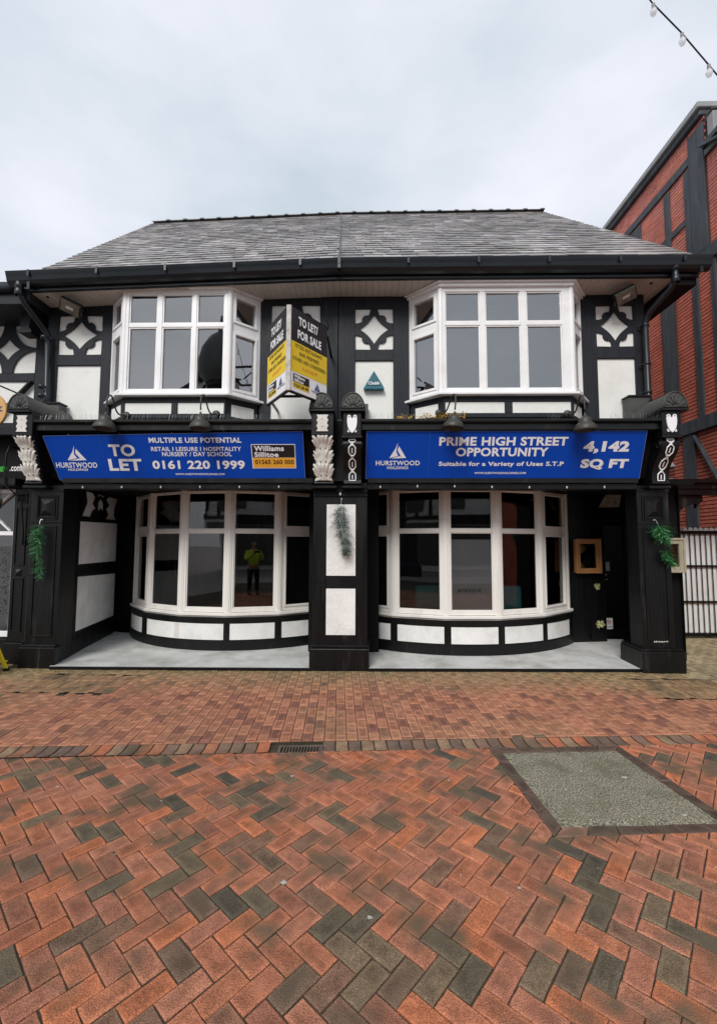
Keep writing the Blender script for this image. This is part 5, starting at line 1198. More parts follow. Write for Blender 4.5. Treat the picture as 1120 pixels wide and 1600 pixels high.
# ------------------------------------------------------------------ menu cases
def case(c, w_, h, dp, m, ax, label, fill):
    t = thing('menu_case', label, 'menu case', c, 'glazed menu cases'); c = Vector(c); ax = Vector(ax).normalized(); n = Vector((ax.y, -ax.x, 0))
    def bx(mb, a, b, z0, z1, k0, k1): return mb.hexa([c + ax * x + n * k + Vector((0, 0, z)) for z in (z0, z1) for k in (k0, k1) for x in (a, b)])
    bx(MB(), -w_ / 2, w_ / 2, 0, h, 0, .02).build('back', M['blackflat'], t); f = MB(); e = .075
    bx(f, -w_ / 2, -w_ / 2 + e, 0, h, .02, dp); bx(f, w_ / 2 - e, w_ / 2, 0, h, .02, dp); bx(f, -w_ / 2 + e, w_ / 2 - e, 0, e, .02, dp - .001); bx(f, -w_ / 2 + e, w_ / 2 - e, h - e, h, .02, dp - .001)
    f.build('frame', m, t, bevel=.004)
    f = MB(); g_ = .018
    for a in ((-w_ / 2 - .012, w_ / 2 + .012, -.012, g_), (-w_ / 2 - .012, w_ / 2 + .012, h - g_, h + .012), (-w_ / 2 - .012, -w_ / 2 + g_, g_, h - g_), (w_ / 2 - g_, w_ / 2 + .012, g_, h - g_)): bx(f, *a, dp + .001, dp + .014)
    f.build('beading', m, t, bevel=.004)
    q = [c + ax * x + n * (dp * .7) + Vector((0, 0, z)) for x, z in ((-w_ / 2 + e, e), (w_ / 2 - e, e), (w_ / 2 - e, h - e), (-w_ / 2 + e, h - e))]; MB().add(q, [(0, 1, 2, 3)]).build('pane', M['glasslow'], t)
    fl = MB()
    for (x, z, r) in fill:
        for _ in range(40): p = c + ax * (x + U(-r, r)) + n * .04 + Vector((0, 0, z + U(-r, r))); d = Vector((U(-1, 1), U(-.4, .4), U(-1, 1))).normalized() * .03; s = d.cross(Vector((0, 1, 0))).normalized() * .008; fl.add([p - s, p + s, p + d + s, p + d - s], [(0, 1, 2, 3)])
    fl.build('gold_flower', M['gold'], t)
    if w_ > .4:
        fl = MB()
        for _ in range(26): p = c + ax * U(-.12, .05) + n * .035 + Vector((0, 0, U(.09, .22))); d = Vector((U(-1, 1), U(-.3, .3), U(-.5, 1))).normalized() * .07; s = d.cross(Vector((0, 1, 0))).normalized() * .02; fl.add([p - s, p + s, p + d], [(0, 1, 2)])
        fl.build('leaves', M['leaf2'], t)
case((3.795, 7.66, 1.245), .46, .565, .10, M['wood'], (1, .18, 0), 'varnished brown wooden menu case on the black wall beside the door', [(-.09, .40, .05), (-.10, .115, .03)])
case((4.50, 6.60, 1.33), .36, .485, .09, M['oldwood'], (1, .05, 0), 'pale weathered menu case beside the right pilaster', [(.06, .10, .025)])
MB().box(4.30, 4.72, 6.66, 6.80, 0, 2.7).build('side_pier', M['blackflat'], bld)
for nm, c, r in (('artificial_flower', (4.02, 7.66, .36), .05), ('artificial_flower', (3.99, 7.66, 1.0), .04)):
    f = MB()
    for _ in range(60): p = Vector(c) + Vector((U(-r, r), U(-.02, .02), U(-r, r))); d = Vector((U(-1, 1), U(-1, .2), U(-1, 1))).normalized() * r * .8; s = d.cross(Vector((0, 1, 0))).normalized() * r * .2; f.add([p - s, p + s, p + d], [(0, 1, 2)])
    f.build(nm, mat('pale_yellow_petal', (.55, .55, .25), .6, .3, 30, 0), label='pale artificial flower cluster stuck %s the door' % ('low beside' if c[2] < .5 else 'below the handle of'), cat='flower')
# teal booths seen through the right bow
for x0, x1, h in ((.80, 1.30, 1.06), (2.10, 2.50, 1.06)):
    t = thing('booth_seat', 'teal padded booth back showing through the %s pane of the right bow window' % ('second' if x0 < 1 else 'fourth'), 'seat', (x0, 7.2, .05), 'teal booth seats')
    MB().box(x0, x1, 7.12, 7.23, .05, h).build('backrest', M['seat'], t, bevel=.03, seg=3); MB().box(x0, x1, 7.25, 7.7, .05, .48).build('seat', M['seat'], t, bevel=.03, seg=2)
# ------------------------------------------------------------------ gate and portal on the right
gt = thing('slatted_gate', 'tall white slatted gate behind black bars between the shop and the brick building', 'gate', (5.6, 8.3, 0))
x = 5.80; k = 0
for x in [5.86 + .0985 * i for i in range(9)]:
    MB().prism([(x + .002, 8.30, .10), (x + .086, 8.30, .10), (x + .086, 8.30, 1.99), (x + .070, 8.30, 2.035), (x + .037, 8.30, 2.05), (x + .014, 8.30, 2.035), (x + .002, 8.30, 1.99)], (0, .02, 0)).build('slat', M['gate'], gt, bevel=.003)
MB().box(5.83, 6.76, 8.322, 8.34, .10, 1.98).build('backing_sheet', M['gate'], gt)
for i in range(9): MB().box(5.862 + .0985 * i - .015, 5.862 + .0985 * i - .004, 8.265, 8.275, .09, 1.93).build('bar', M['black'], gt)
for z0, z1 in ((1.925, 1.985), (1.315, 1.345), (.655, .685), (.04, .10)): MB().box(5.80, 6.77, 8.25, 8.297, z0, z1).build('rail', M['black'], gt, bevel=.003)
MB().box(5.74, 5.81, 8.22, 8.31, .02, 1.98).build('gate_post', M['black'], gt, bevel=.004)
MB().box(5.60, 5.70, 8.20, 8.22, .05, .44).build('loose_board', M['gate'], gt)
for i in range(3): MB().prism([(5.50 + .1 * i, 8.30, 1.96), (5.58 + .1 * i, 8.30, 1.96), (5.575 + .1 * i, 8.30, 2.03), (5.54 + .1 * i, 8.30, 2.05), (5.505 + .1 * i, 8.30, 2.03)], (0, .02, 0)).build('slat_top', M['gate'], gt)
MB().box(4.785, 5.80, 8.32, 8.38, 0, 1.97).build('side_panel', M['blackflat'], gt)
po = thing('timber_portal', 'black timber beam portal with curved bracket over the side passage', 'portal', (5.2, 7.6, 0))
MB().box(4.31, 6.76, 7.5, 7.75, 2.68, 2.83).build('beam', M['black'], po, bevel=.008); MB().box(4.31, 6.76, 7.44, 7.5, 2.78, 2.845).build('cornice', M['black'], po, bevel=.006); MB().box(4.31, 6.76, 7.52, 7.72, 2.58, 2.675).build('beam', M['black'], po, bevel=.006)
MB().box(4.785, 4.90, 7.52, 7.72, 0, 2.578).build('post', M['black'], po, bevel=.006)
cut('curved_bracket', [(0, 0), (.9, 0), (.9, -.06)] + [(.9 - .12 * math.sin(a * .6), -.10 - .06 * a) for a in (0, 1, 2)] + arc(.9, -.75, .62, 100, 175, 8) + [(.22, -.70), (.16, -.78), (.08, -.72), (0, -.75)], [], (4.905, 7.62, 2.578), (1, 0, 0), (0, 0, 1), .06, M['black'], po)
t = thing('wall_lantern', 'dark grey lantern standing on the black portal beam', 'lantern', (5.32, 7.60, 2.845))
MB().lathe([(0, 0), (.07, 0), (.07, .02), (.05, .03)], (5.3, 7.62, 2.846), n=4).build('base', M['grey'], t); MB().lathe([(.06, .03), (.085, .22)], (5.3, 7.62, 2.846), n=4).build('lantern_glass', M['glasslow'], t)
MB().lathe([(.11, .22), (.11, .24), (.04, .32), (.02, .36), (0, .36)], (5.3, 7.62, 2.846), n=4).build('lantern_roof', M['grey'], t)
# ------------------------------------------------------------------ brick building on the right
bb = thing('brick_building', 'tall red brick building with black timber framing rising on the right', 'building', (6.8, 8, 0))
XB = 6.80; YN, YF = 3.5, 18.4; ZT = 10.65; KB = 6.80 / 6.30      # frame heights surveyed at 6.30 m, wall stands at 6.80 m
def fy(y): return y * KB
def fz(z): return 1.75 + (z - 1.75) * KB
MB().box(XB + .014, XB + 6, 8.24, YF, 0, 9.60).box(XB + .014, XB + .36, 8.30, YF, 9.602, fz(9.75)).box(XB + .014, XB + 6, YN, 8.238, 0, 9.62).build('wall', M['mortar'], bb)
MB().box(XB - .01, XB + .36, 8.10, 8.26, 9.75, 10.26).build('parapet_pier', M['grey'], bb, bevel=.01); MB().box(XB - .03, XB + .38, 8.08, 8.262, 10.262, 10.30).build('pier_cap', M['lead'], bb, bevel=.01)
MB().box(XB - .12, XB + .4, YN, 8.30, 9.60, 9.74).build('eaves_mould', M['gutter'], bb, bevel=.02); MB().box(XB - .07, XB + .3, YN, 8.30, 9.46, 9.598).build('eaves_mould', M['lead'], bb, bevel=.01)
BK = dict(c=[(.60, .15, .095), (.62, .155, .10), (.57, .145, .09), (.61, .17, .11), (.53, .135, .09), (.62, .165, .105)])
big = []; allb = MB(); nrow = int((ZT - .2) / .075)
cells = []
for r in range(nrow):
    z = .05 + r * .075; y = YN + (.1125 if r % 2 else 0); hd = r % 6 == 3
    while y < 13.2:
        ln = .1025 if hd else .215
        if z < (10.35 if y > 8.31 else 9.5): cells.append((y, z, ln))
        y += ln + .010
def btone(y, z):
    c = random.choice(BK['c']); k = U(.9, 1.08); paler = max(0, min(1, (z - 6.3) / 2.5)) * .10  # bricks turn paler towards the top of the wall
    return tuple(min(1, v * k + paler * (.5 + .5 * rnd())) for v in c)
sc_list = []
for i, (y, z, ln) in enumerate(cells):
    p = (XB, y + ln / 2, z + .03); s = seen(p)
    if s and 0 < s[0] < 1120 and 140 < s[1] < 1000 and z > 1.9 and not (s[1] > 400 and s[0] < 1005): sc_list.append((abs(ln) / s[2] ** 2 / (1 + (s[2] - 7) * .3), i))
sc_list.sort(reverse=True); pick = set(i for _, i in sc_list[:295]); bmesh_sh = {}
for i, (y, z, ln) in enumerate(cells):
    j = U(-.0025, .0025); tn = btone(y, z)
    if i in pick:
        if ln not in bmesh_sh: bmesh_sh[ln] = MB().box(-.04, 0, 0, ln, 0, .058).mesh('brick', M['brick'])
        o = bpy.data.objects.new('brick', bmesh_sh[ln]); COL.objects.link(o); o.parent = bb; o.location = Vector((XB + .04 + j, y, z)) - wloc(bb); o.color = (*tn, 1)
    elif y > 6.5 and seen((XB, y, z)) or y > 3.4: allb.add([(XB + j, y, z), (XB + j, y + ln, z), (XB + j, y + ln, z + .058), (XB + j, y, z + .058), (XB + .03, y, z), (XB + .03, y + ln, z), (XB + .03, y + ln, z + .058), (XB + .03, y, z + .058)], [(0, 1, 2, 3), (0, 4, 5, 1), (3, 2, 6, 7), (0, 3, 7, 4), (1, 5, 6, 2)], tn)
allb.build('bricks', M['bricks'], bb, kind='stuff')
def tb(y0, y1, z0, z1, k=.03, nm='timber'): return MB().box(XB - k, XB - .003, fy(y0), fy(y1), fz(z0), fz(z1)).build(nm, M['timber2'], bb, bevel=.006)
M['timber2'] = mat('weathered_black_timber', (.030, .036, .045), .6, .35, 8, .5, 20, (1, 3, .4), dirt=(.10, .11, .12), dscale=2.5, damt=.55)
tb(7.72, 8.10, 7.20, 9.62, .05); tb(8.12, 8.27, 7.22, 9.05, .035)
tb(3.5, 13.5, 6.92, 7.19, .06); tb(8.11, 13.5, 9.10, 9.27, .045)
tb(8.68, 8.84, 7.20, 9.05, .033); tb(9.62, 9.95, 7.20, 9.05, .040); tb(10.6, 10.7, 7.2, 9.05, .033)
tb(8.28, 8.67, 8.0, 8.12, .030); tb(8.85, 9.61, 8.0, 8.12, .030)
tb(7.60, 7.74, 4.12, 6.91, .035); tb(8.03, 8.19, 4.12, 6.91, .035); tb(8.67, 9.05, 4.12, 6.91, .035); tb(9.62, 9.76, 4.12, 6.91, .035); tb(10.9, 11.05, 4.12, 6.91, .035)
tb(3.5, 13.5, 3.86, 4.11, .07); tb(8.32, 8.62, 2.0, 3.85, .035); tb(7.0, 7.2, 2.0, 3.85, .035)
q = MB().bar((XB - .02, fy(8.30), fz(3.80)), (XB - .02, fy(7.74), fz(2.80)), .04, .13, (1, 0, 0)).build('timber', M['timber2'], bb, bevel=.005)
for (a, b) in (((7.71, 9.12), (6.6, 8.55)), ):
    MB().bar((XB - .028, fy(a[0]), fz(a[1])), (XB - .028, fy(b[0]), fz(b[1])), .05, .26, (1, 0, 0)).build('timber', M['timber2'], bb, bevel=.005)
for y, z0, z1 in ((8.105, 4.12, 6.9), (7.66, 4.12, 6.9), (9.05, 4.12, 6.9), (8.65, 4.12, 6.9), (8.105 - .4, 7.2, 9.0)):
    MB().box(XB - .037, XB - .004, fy(y) + .002, fy(y) + .020, fz(z0), fz(z1)).build('mortar_fillet', M['mortar'], bb)
# coping over the far gable and the lower parapet nearer the street
MB().box(XB - .16, XB + .3, fy(7.66), 15.6, fz(9.86), fz(9.98)).build('coping', mat('grey_stone_coping', (.30, .31, .31), .8, .15, 6, .3), bb, bevel=.015)
MB().box(XB - .10, XB + .3, fy(7.70), 15.6, fz(9.74), fz(9.858)).build('coping_mould', M['timber2'], bb, bevel=.02)
# near part of the brick building is lower: a hipped verge runs down towards the street
# ------------------------------------------------------------------ neighbour on the left
nb = thing('neighbouring_shop', 'black and white half timbered shop at the left edge with gold lettered fascia', 'building', (-5.6, 6.5, 0))
XL = -9.5
MB().box(XL, -5.03, 6.86, 7.0, 2.5, 5.6).build('upper_wall', M['timber'], nb)
MB().box(XL, -5.06, 6.83, 6.858, 3.5, 5.3).build('plaster_panel', M['render'], nb)
bm_ = [(-5.375, -5.06, 3.5, 5.40), (XL, -5.376, 4.345, 4.475), (XL, -5.376, 5.28, 5.42), (-6.42, -6.30, 4.48, 5.27), (XL, -5.376, 3.5, 3.66)]
for b in bm_: MB().box(b[0], b[1], 6.80, 6.829, b[2], b[3]).build('timber', M['timber'], nb, bevel=.005)
for x0 in (-6.295, -7.35, -8.4):
    strap(x0, x0 + .92, 4.478, 5.278, 6.812, nb, bite=False, rc=.465, rd=.6, kd=(.21, .23))
MB().bar((-5.97, 6.814, 3.70), (-5.40, 6.814, 4.33), .026, .15, (0, 1, 0)).build('timber', M['timber'], nb)
# eaves
MB().prism([(XL, 6.20, 5.30), (XL, 6.86, 5.28), (XL, 6.86, 5.62), (XL, 6.20, 5.56)], (-5.14 - XL, 0, 0)).build('fascia_board', M['timber'], nb, bevel=.006)
MB().tube([(XL, 6.18, 5.48), (-5.2, 6.18, 5.52)], .06, 10).build('gutter_trough', M['gutter'], nb, True)
cut('eaves_bracket', [(0, 0), (.22, 0), (.22, -.06), (.17, -.10), (.15, -.22), (.19, -.26), (.19, -.30), (-.02, -.30), (-.02, -.26), (.02, -.22)], [], (-5.40, 6.58, 5.30), (1, 0, 0), (0, 0, 1), .22, M['timber'], nb, bevel=.004)
MB().add([(XL, 6.15, 5.60), (-5.12, 6.15, 5.62), (-5.12, 10.5, 7.4), (XL, 10.5, 7.4)], [(0, 1, 2, 3)]).build('roof_slope', M['lead'], nb)
# ground floor
MB().box(XL, -5.0, 6.30, 6.9, 2.53, 3.40).build('fascia_beam', M['blackflat'], nb); MB().box(XL, -5.02, 6.10, 6.30, 2.56, 2.66).build('fascia_cornice', M['black'], nb, bevel=.006); MB().box(XL, -4.95, 6.05, 6.35, 3.27, 3.40).build('fascia_cornice', M['black'], nb, bevel=.01)
PN = lambda x, z: Vector((x, 6.297, z))
text('ogs', (-5.50, 2.78, -5.31, 2.86), PN, M['inkgreen'], nb, .03); text('.com', (-5.27, 2.79, -5.10, 2.86), PN, W_, nb, .02)
pl_ = part('pilaster', nb, (-5.1, 6.3, 0))
MB().box(-5.19, -4.93, 6.32, 6.6, .30, 2.53).build('shaft', M['black'], pl_, bevel=.005); MB().box(-5.20, -4.915, 6.27, 6.6, 0, .298).build('plinth', M['black'], pl_, bevel=.008)
fr = MB(); frame_rect(fr, -5.15, -4.99, 1.40, 2.25, 6.32); frame_rect(fr, -5.15, -4.99, .45, 1.22, 6.32); frame_rect(fr, -5.15, -4.99, 2.32, 2.46, 6.32); fr.build('moulding', M['black'], pl_, bevel=.003)
for z in (2.39, 1.30): q = [(-5.12, 6.318, z - .05), (-5.02, 6.318, z - .05), (-5.02, 6.318, z + .05), (-5.12, 6.318, z + .05), (-5.07, 6.29, z)]; MB().add(q, [(0, 1, 4), (1, 2, 4), (2, 3, 4), (3, 0, 4)]).build('raised_block', M['black'], pl_)
MB().box(-4.925, -4.80, 6.30, 6.5, 0, 2.5).build('corner_post', mat('peeling_black_timber', (.02, .018, .017), .7, .4, 8, .6, 20, (6, 6, .4), dirt=(.20, .12, .08), dscale=3, damt=.6, dthr=(.58, .68)), nb, bevel=.01)
ws = part('shop_window', nb, (-6, 6.4, 1))
f = MB().box(XL, -5.20, 6.38, 6.44, .36, .44).box(XL, -5.20, 6.38, 6.44, 1.84, 1.90).box(XL, -5.20, 6.38, 6.44, 2.47, 2.53).box(-5.24, -5.20, 6.38, 6.44, .44, 2.47)
for x in (-6.6, -8.0): f.box(x, x + .05, 6.38, 6.44, .44, 2.47)
f.build('frame', M['upvc'], ws, bevel=.004)
f = MB()
for x0 in (-6.54, -5.92): f.bar((x0, 6.40, 1.91), (x0 + .62, 6.40, 2.46), .02, .05, (0, 1, 0)).bar((x0 + .62, 6.405, 1.91), (x0, 6.405, 2.46), .02, .035, (0, 1, 0)).box(x0 - .015, x0 + .015, 6.39, 6.41, 1.9, 2.47)
f.build('lattice_bar', M['upvc'], ws)
MB().add([(XL, 6.42, .44), (-5.22, 6.42, .44), (-5.22, 6.42, 1.85), (XL, 6.42, 1.85)], [(0, 1, 2, 3)]).build('pane', M['glasslow'], ws); MB().add([(XL, 6.42, 1.9), (-5.22, 6.42, 1.9), (-5.22, 6.42, 2.47), (XL, 6.42, 2.47)], [(0, 1, 2, 3)]).build('pane', M['glasslow'], ws)
MB().box(XL, -5.22, 6.46, 6.47, 1.9, 2.47).build('frosted_panel', M['grey'], ws)
MB().box(XL, -5.20, 6.34, 6.6, .06, .34).build('stall_riser', M['black'], nb, bevel=.006); MB().box(XL, -5.2, 6.2, 6.6, 0, .055).build('step', M['grey'], nb)
MB().box(XL, -5.1, 7.4, 7.5, 0, 2.6).build('shop_room_wall', M['rlow'], nb); MB().box(XL, -5.2, 6.6, 7.8, .3, .36).build('display_shelf', M['white'], nb)
tc_ = thing('potted_plant', 'tall leafy pot plant inside the window of the left neighbouring shop', 'plant', (-5.5, 6.75, .36))
MB().lathe([(.0, 0), (.10, 0), (.13, .28), (.12, .28), (0, .26)], (-5.42, 6.75, .361), n=14).build('pot', M['white'], tc_, True)
f = MB()
for _ in range(420): p = Vector((-5.50 + U(-.22, .2), 6.75 + U(-.1, .1), U(.6, 1.6))); d = Vector((U(-1, 1), U(-1, 1), U(-.5, 1))).normalized() * U(.05, .10); s = d.cross(Vector((0, 0, 1))).normalized() * .012; f.add([p, p + d * .5 + s, p + d, p + d * .5 - s], [(0, 1, 2), (0, 2, 3)])
f.build('foliage', M['leaf2'], tc_, kind='stuff'); MB().tube([(-5.42, 6.75, .6), (-5.5, 6.75, 1.5)], .012, 6).build('stem', M['bark'], tc_)
hs = thing('hanging_sign', 'round orange sign with blue lettering hanging at the left edge', 'sign', (-5.5, 6.3, 3.72))
MB().lathe([(0, -.02), (.27, -.02), (.28, 0), (.27, .02), (0, .02)], (-5.64, 6.30, 3.70), (0, -1, 0), 32).build('disc', mat('orange_sign_face', (.62, .36, .13), .5, .05, 4, 0), hs)
text('ACK', (-5.72, 3.67, -5.41, 3.75), lambda x, z: Vector((x + 0, 6.277, z + (x + 5.5) * .25)), M['inkblue'], hs, .04); MB().tube([(-5.58, 6.3, 3.98), (-5.58, 6.3, 4.12), (-5.58, 6.8, 4.12)], .012, 6).build('bracket', M['black'], hs)
bkt = thing('iron_lamp_arm', 'black iron lamp arm with cable hanging beside the left shop window', 'lamp', (-5.1, 6.2, 3.1))
MB().tube([(-5.1, 6.3, 3.12), (-5.13, 6.1, 3.12), (-5.15, 6.08, 3.0), (-5.15, 6.08, 2.55), (-5.05, 6.1, 2.47), (-4.99, 6.2, 2.35), (-4.99, 6.26, 1.9), (-5.0, 6.28, 1.7)], .012, 6).build('conduit', M['black'], bkt, True)
MB().lathe([(0, 0), (.03, -.01), (.05, -.14), (.04, -.16)], (-5.17, 6.05, 2.36), (.4, 0, 1), 10).build('lamp_head', M['lamp'], bkt, True); MB().tube([(-5.17, 6.05, 2.6), (-5.17, 6.05, 2.36)], .005, 5).build('cable', M['black'], bkt)
# yellow folding sign
ys = thing('folding_floor_sign', 'bright yellow plastic A-frame sign with black feet at the bottom left', 'floor sign', (-4.75, 5.65, 0))
for y0, y1, nm in ((5.50, 5.72, 'front'), (5.95, 5.75, 'rear')):
    f = MB()
    for xa, xb in ((-4.56, -4.66), (-5.02, -4.92)): f.bar((xa, y0, .03), (xb, y1, .62), .055, .02, (0, 1, 0))
    f.bar((-5.0, y0 + .02, .12), (-4.58, y0 + .02, .12), .02, .06, (0, 1, 0)).bar((-4.9, y1, .6), (-4.68, y1, .6), .02, .08, (0, 1, 0)); f.build('leg_frame', M['crate'], ys, bevel=.004)
    for xa in (-4.555, -5.025): MB().box(xa - .035, xa + .035, y0 - .02, y0 + .02, .0, .04).build('foot', M['black'], ys, bevel=.005)
MB().hexa([(-4.99, 5.515, .14), (-4.60, 5.515, .14), (-4.99, 5.525, .14), (-4.60, 5.525, .14), (-4.92, 5.70, .56), (-4.68, 5.70, .56), (-4.92, 5.71, .56), (-4.68, 5.71, .56)]).build('face_panel', M['crate'], ys)
ys.location.x -= .31
# ------------------------------------------------------------------ the street behind the camera, seen in the glass
opp = thing('timbered_house', 'black and white gabled house across the street, seen only in the window glass', 'building', (-8, -12, 0))
MB().box(-15, -4.2, -20, -12, 0, 8.4).build('wall', M['rlow'], opp); MB().prism([(-15, -12.0, 8.4), (-4.2, -12.0, 8.4), (-9.0, -12.0, 12.2)], (0, -8, 0)).build('gable', M['rlow'], opp)
for k in range(12): MB().box(-15 + k * .95, -14.8 + k * .95, -11.99, -11.93, 3.2, 8.4).build('timber', M['timber'], opp)
for z in (3.1, 5.6, 8.2): MB().box(-15, -4.2, -11.99, -11.91, z, z + .22).build('timber', M['timber'], opp)
for s in (-1, 1): MB().bar((-9.0, -11.9, 12.3), (-9.0 + s * (5.0 if s > 0 else 6.2), -11.9, 8.3), .5, .35, (0, 1, 0)).build('bargeboard', M['timber'], opp)
for k in range(5): MB().bar((-9.0 + (k - 2) * 1.3, -11.95, 8.5), (-9.0 + (k - 2) * .5, -11.95, 11.0), .08, .22, (0, 1, 0)).build('timber', M['timber'], opp)
for k in range(4): w_ = MB().box(-14 + k * 2.5, -12.8 + k * 2.5, -11.96, -11.92, 3.6, 4.8).build('window', M['dark'], opp)
MB().box(-14.8, -4.4, -11.99, -11.95, .4, 2.9).build('shopfront', M['dark'], opp)
tw = thing('clock_turret', 'dark domed clock turret across the street, seen only in the window glass', 'tower', (-7.6, -8, 0))
MB().lathe([(.75, 0), (.75, .5), (.55, .8), (.5, 9.2), (.7, 9.3), (.7, 9.5)], (-7.6, -8, 0), n=8).build('shaft', M['timber'], tw)
MB().lathe([(.72, 9.5), (.95, 9.9), (1.02, 10.5), (.85, 11.2), (.5, 11.8), (.12, 12.1), (.05, 13.0), (0, 13.1)], (-7.6, -8, 0), n=20).build('dome', M['lead'], tw, True)
MB().lathe([(0, .03), (.36, .03), (.4, 0)], (-7.6, -7.52, 8.6), (0, 1, 0), 20).build('clock_face', M['render'], tw)
op2 = thing('pale_render_shop', 'low pale rendered shop across the street, seen only in the window glass', 'building', (2, -14, 0))
MB().box(-3.6, 12, -22, -14, 0, 6.0).build('wall', M['rlow'], op2); MB().box(-3.4, 11.8, -13.99, -13.9, .3, 2.8).build('shopfront', M['dark'], op2); MB().box(-3.6, 12, -14, -13.7, 2.9, 3.5).build('fascia', M['timber'], op2)  # unseen shop, its walls made pale to brighten the reflections in the panes
for k in range(5): MB().box(-2.6 + k * 3, -1.3 + k * 3, -13.99, -13.92, 3.9, 5.2).build('window', M['dark'], op2)
MB().prism([(-3.6, -13.8, 6.0), (-3.6, -22, 6.0), (-3.6, -18, 8.4)], (15.6, 0, 0)).build('roof', M['lead'], op2)
def bare_tree(x, y, h, label):
    t = thing('bare_tree', label, 'tree', (x, y, 0), 'bare street trees behind the camera'); tr = MB(); br = MB()
    def grow(p, d, ln, r, lv, mb):
        q = p + d * ln; mb.tube([p, p + d * ln * .5 + Vector((U(-.05, .05), U(-.05, .05), 0)) * ln, q], [r, r * .8, r * .6], 5, False)
        if lv:
            for _ in range(3 if lv > 1 else 4): n = (d + Vector((U(-.8, .8), U(-.8, .8), U(-.1, .6)))).normalized(); grow(q, n, ln * U(.55, .8), r * .58, lv - 1, br)
    grow(Vector((x, y, 0)), Vector((0, 0, 1)), h * .32, .14, 5, tr); tr.build('trunk', M['bark'], t); br.build('crown', M['bark'], t, kind='stuff')
bare_tree(-1.8, -9, 8, 'slender bare tree across the street, the left one of two'); bare_tree(4.2, -9.5, 7, 'slender bare tree across the street, the right one of two')
# ------------------------------------------------------------------ photographer, mirrored in the left bow window
def skin_body(name, verts, edges, m, parent, lv=2, root=0):
    me = bpy.data.meshes.new(name); me.from_pydata([v[:3] for v in verts], edges, []); o = bpy.data.objects.new(name, me); COL.objects.link(o)
    md = o.modifiers.new('skin', 'SKIN'); md.use_smooth_shade = True
    for i, v in enumerate(verts):
        r = v[3] if isinstance(v[3], tuple) else (v[3], v[3]); me.skin_vertices[0].data[i].radius = r
    me.skin_vertices[0].data[root].use_root = True
    s = o.modifiers.new('sub', 'SUBSURF'); s.levels = lv; s.render_levels = lv; me.materials.append(m)
    dg = bpy.context.evaluated_depsgraph_get(); m2 = bpy.data.meshes.new_from_object(o.evaluated_get(dg)); bpy.data.objects.remove(o)
    m2.name = name; m2.materials.clear(); m2.materials.append(m); return link(name, m2, parent)
px, py = -.36, -.62
pe = thing('person', 'person in a fluorescent yellow jacket and dark trousers, mirrored in the left bow window', 'person', (px, py, 0))
X_ = lambda x, y, z, r: (px + x, py + y, z, r)
skin_body('body', [X_(0, 0, .98, (.15, .11)), X_(0, 0, 1.18, (.135, .10)), X_(0, 0, 1.38, (.17, .11)), X_(0, 0, 1.50, (.075, .07)), X_(0, .01, 1.57, .055), X_(0, .02, 1.66, (.078, .092)), X_(0, .02, 1.75, (.07, .085)),
    X_(.19, 0, 1.42, .062), X_(.24, .10, 1.18, .05), X_(.16, .38, 1.32, .038), X_(-.19, 0, 1.42, .062), X_(-.24, .10, 1.18, .05), X_(-.08, .38, 1.34, .038),
    X_(.10, 0, .90, .105), X_(.12, .01, .50, .068), X_(.13, -.02, .10, .045), X_(-.10, 0, .90, .105), X_(-.12, .02, .50, .068), X_(-.13, -.02, .10, .045), X_(.13, .12, .04, .04), X_(-.13, .12, .04, .04)],
    [(0, 1), (1, 2), (2, 3), (3, 4), (4, 5), (5, 6), (2, 7), (7, 8), (8, 9), (2, 10), (10, 11), (11, 12), (0, 13), (13, 14), (14, 15), (0, 16), (16, 17), (17, 18), (15, 19), (18, 20)], M['skin'], pe)
skin_body('jacket', [X_(0, 0, .90, (.195, .15)), X_(0, 0, 1.18, (.18, .14)), X_(0, 0, 1.38, (.205, .145)), X_(0, 0, 1.49, (.10, .09)), X_(.21, 0, 1.42, .08), X_(.26, .10, 1.18, .068), X_(.17, .33, 1.30, .054), X_(-.21, 0, 1.42, .08), X_(-.26, .10, 1.18, .068), X_(-.10, .33, 1.315, .054)],
    [(0, 1), (1, 2), (2, 3), (2, 4), (4, 5), (5, 6), (2, 7), (7, 8), (8, 9)], M['hivis'], pe)
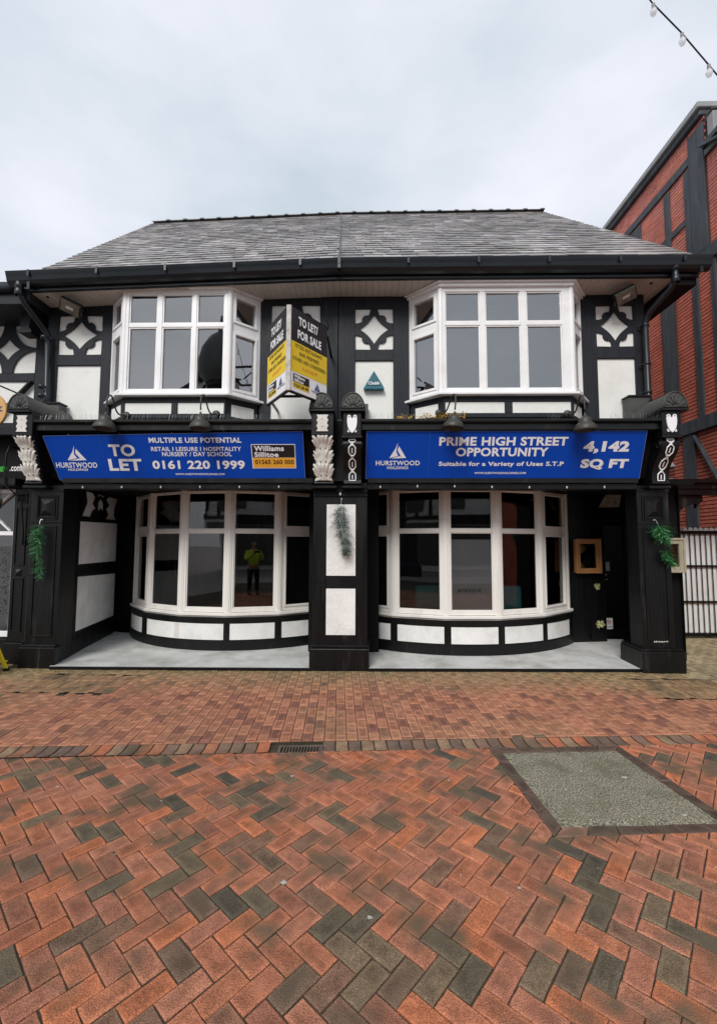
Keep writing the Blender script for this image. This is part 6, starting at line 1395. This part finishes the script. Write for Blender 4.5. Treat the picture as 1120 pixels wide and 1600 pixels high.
skin_body('trousers', [X_(0, 0, .95, (.165, .125)), X_(.10, 0, .84, .115), X_(.12, .01, .50, .085), X_(.13, -.02, .09, .07), X_(-.10, 0, .84, .115), X_(-.12, .02, .50, .085), X_(-.13, -.02, .09, .07)], [(0, 1), (1, 2), (2, 3), (0, 4), (4, 5), (5, 6)], M['cloth'], pe)
skin_body('hair', [X_(0, -.015, 1.70, (.088, .09)), X_(0, -.02, 1.79, (.075, .08))], [(0, 1)], M['hair'], pe)
for s in (-1, 1): skin_body('shoe', [X_(.13 * s, -.05, .05, .055), X_(.135 * s, .08, .045, .052), X_(.14 * s, .17, .035, .038)], [(0, 1), (1, 2)], M['shoe'], pe)
for s, hx in ((1, .15), (-1, -.07)):
    hand = MB(); base = Vector((px + hx, py + .40, 1.345)); hand.tube([base, base + Vector((-.01 * s, .03, .05)), base + Vector((-.015 * s, .045, .085))], [.025, .036, .03], 8)
    for k, (l1, dx) in enumerate(((.05, -.028), (.062, -.010), (.058, .010), (.046, .028))):
        p = base + Vector((dx, .045, .085)); hand.tube([p, p + Vector((-.012 * s, .012, l1 * .6)), p + Vector((-.030 * s, .004, l1))], [.009, .008, .006], 6)
    hand.tube([base + Vector((-.025 * s, .02, .04)), base + Vector((-.05 * s, .015, .075)), base + Vector((-.058 * s, .005, .10))], [.011, .010, .008], 6); hand.build('hand', M['skin'], pe, True)
fc = MB().lathe([(0, .028), (.012, .02), (.016, 0)], (px, py + .105, 1.655), (0, 1, 0), 8); fc.build('nose', M['skin'], pe, True)
for s in (-1, 1):
    MB().lathe([(0, .010), (.009, .006), (.012, 0)], (px + .032 * s, py + .093, 1.69), (0, 1, 0), 8).build('eye', M['white'], pe, True); MB().lathe([(0, .012), (.025, .008), (.028, 0)], (px + .082 * s, py + .01, 1.675), (s, 0, 0), 8).build('ear', M['skin'], pe, True)
MB().box(px - .022, px + .022, py + .098, py + .103, 1.612, 1.618).build('mouth', mat('lip', (.35, .12, .10), .5, .05, 4, 0), pe)
ph = MB().box(px - .04, px + .115, py + .455, py + .464, 1.40, 1.475).build('phone', M['black'], bevel=.004, label='black smartphone held up sideways by the person in the yellow jacket', cat='phone')
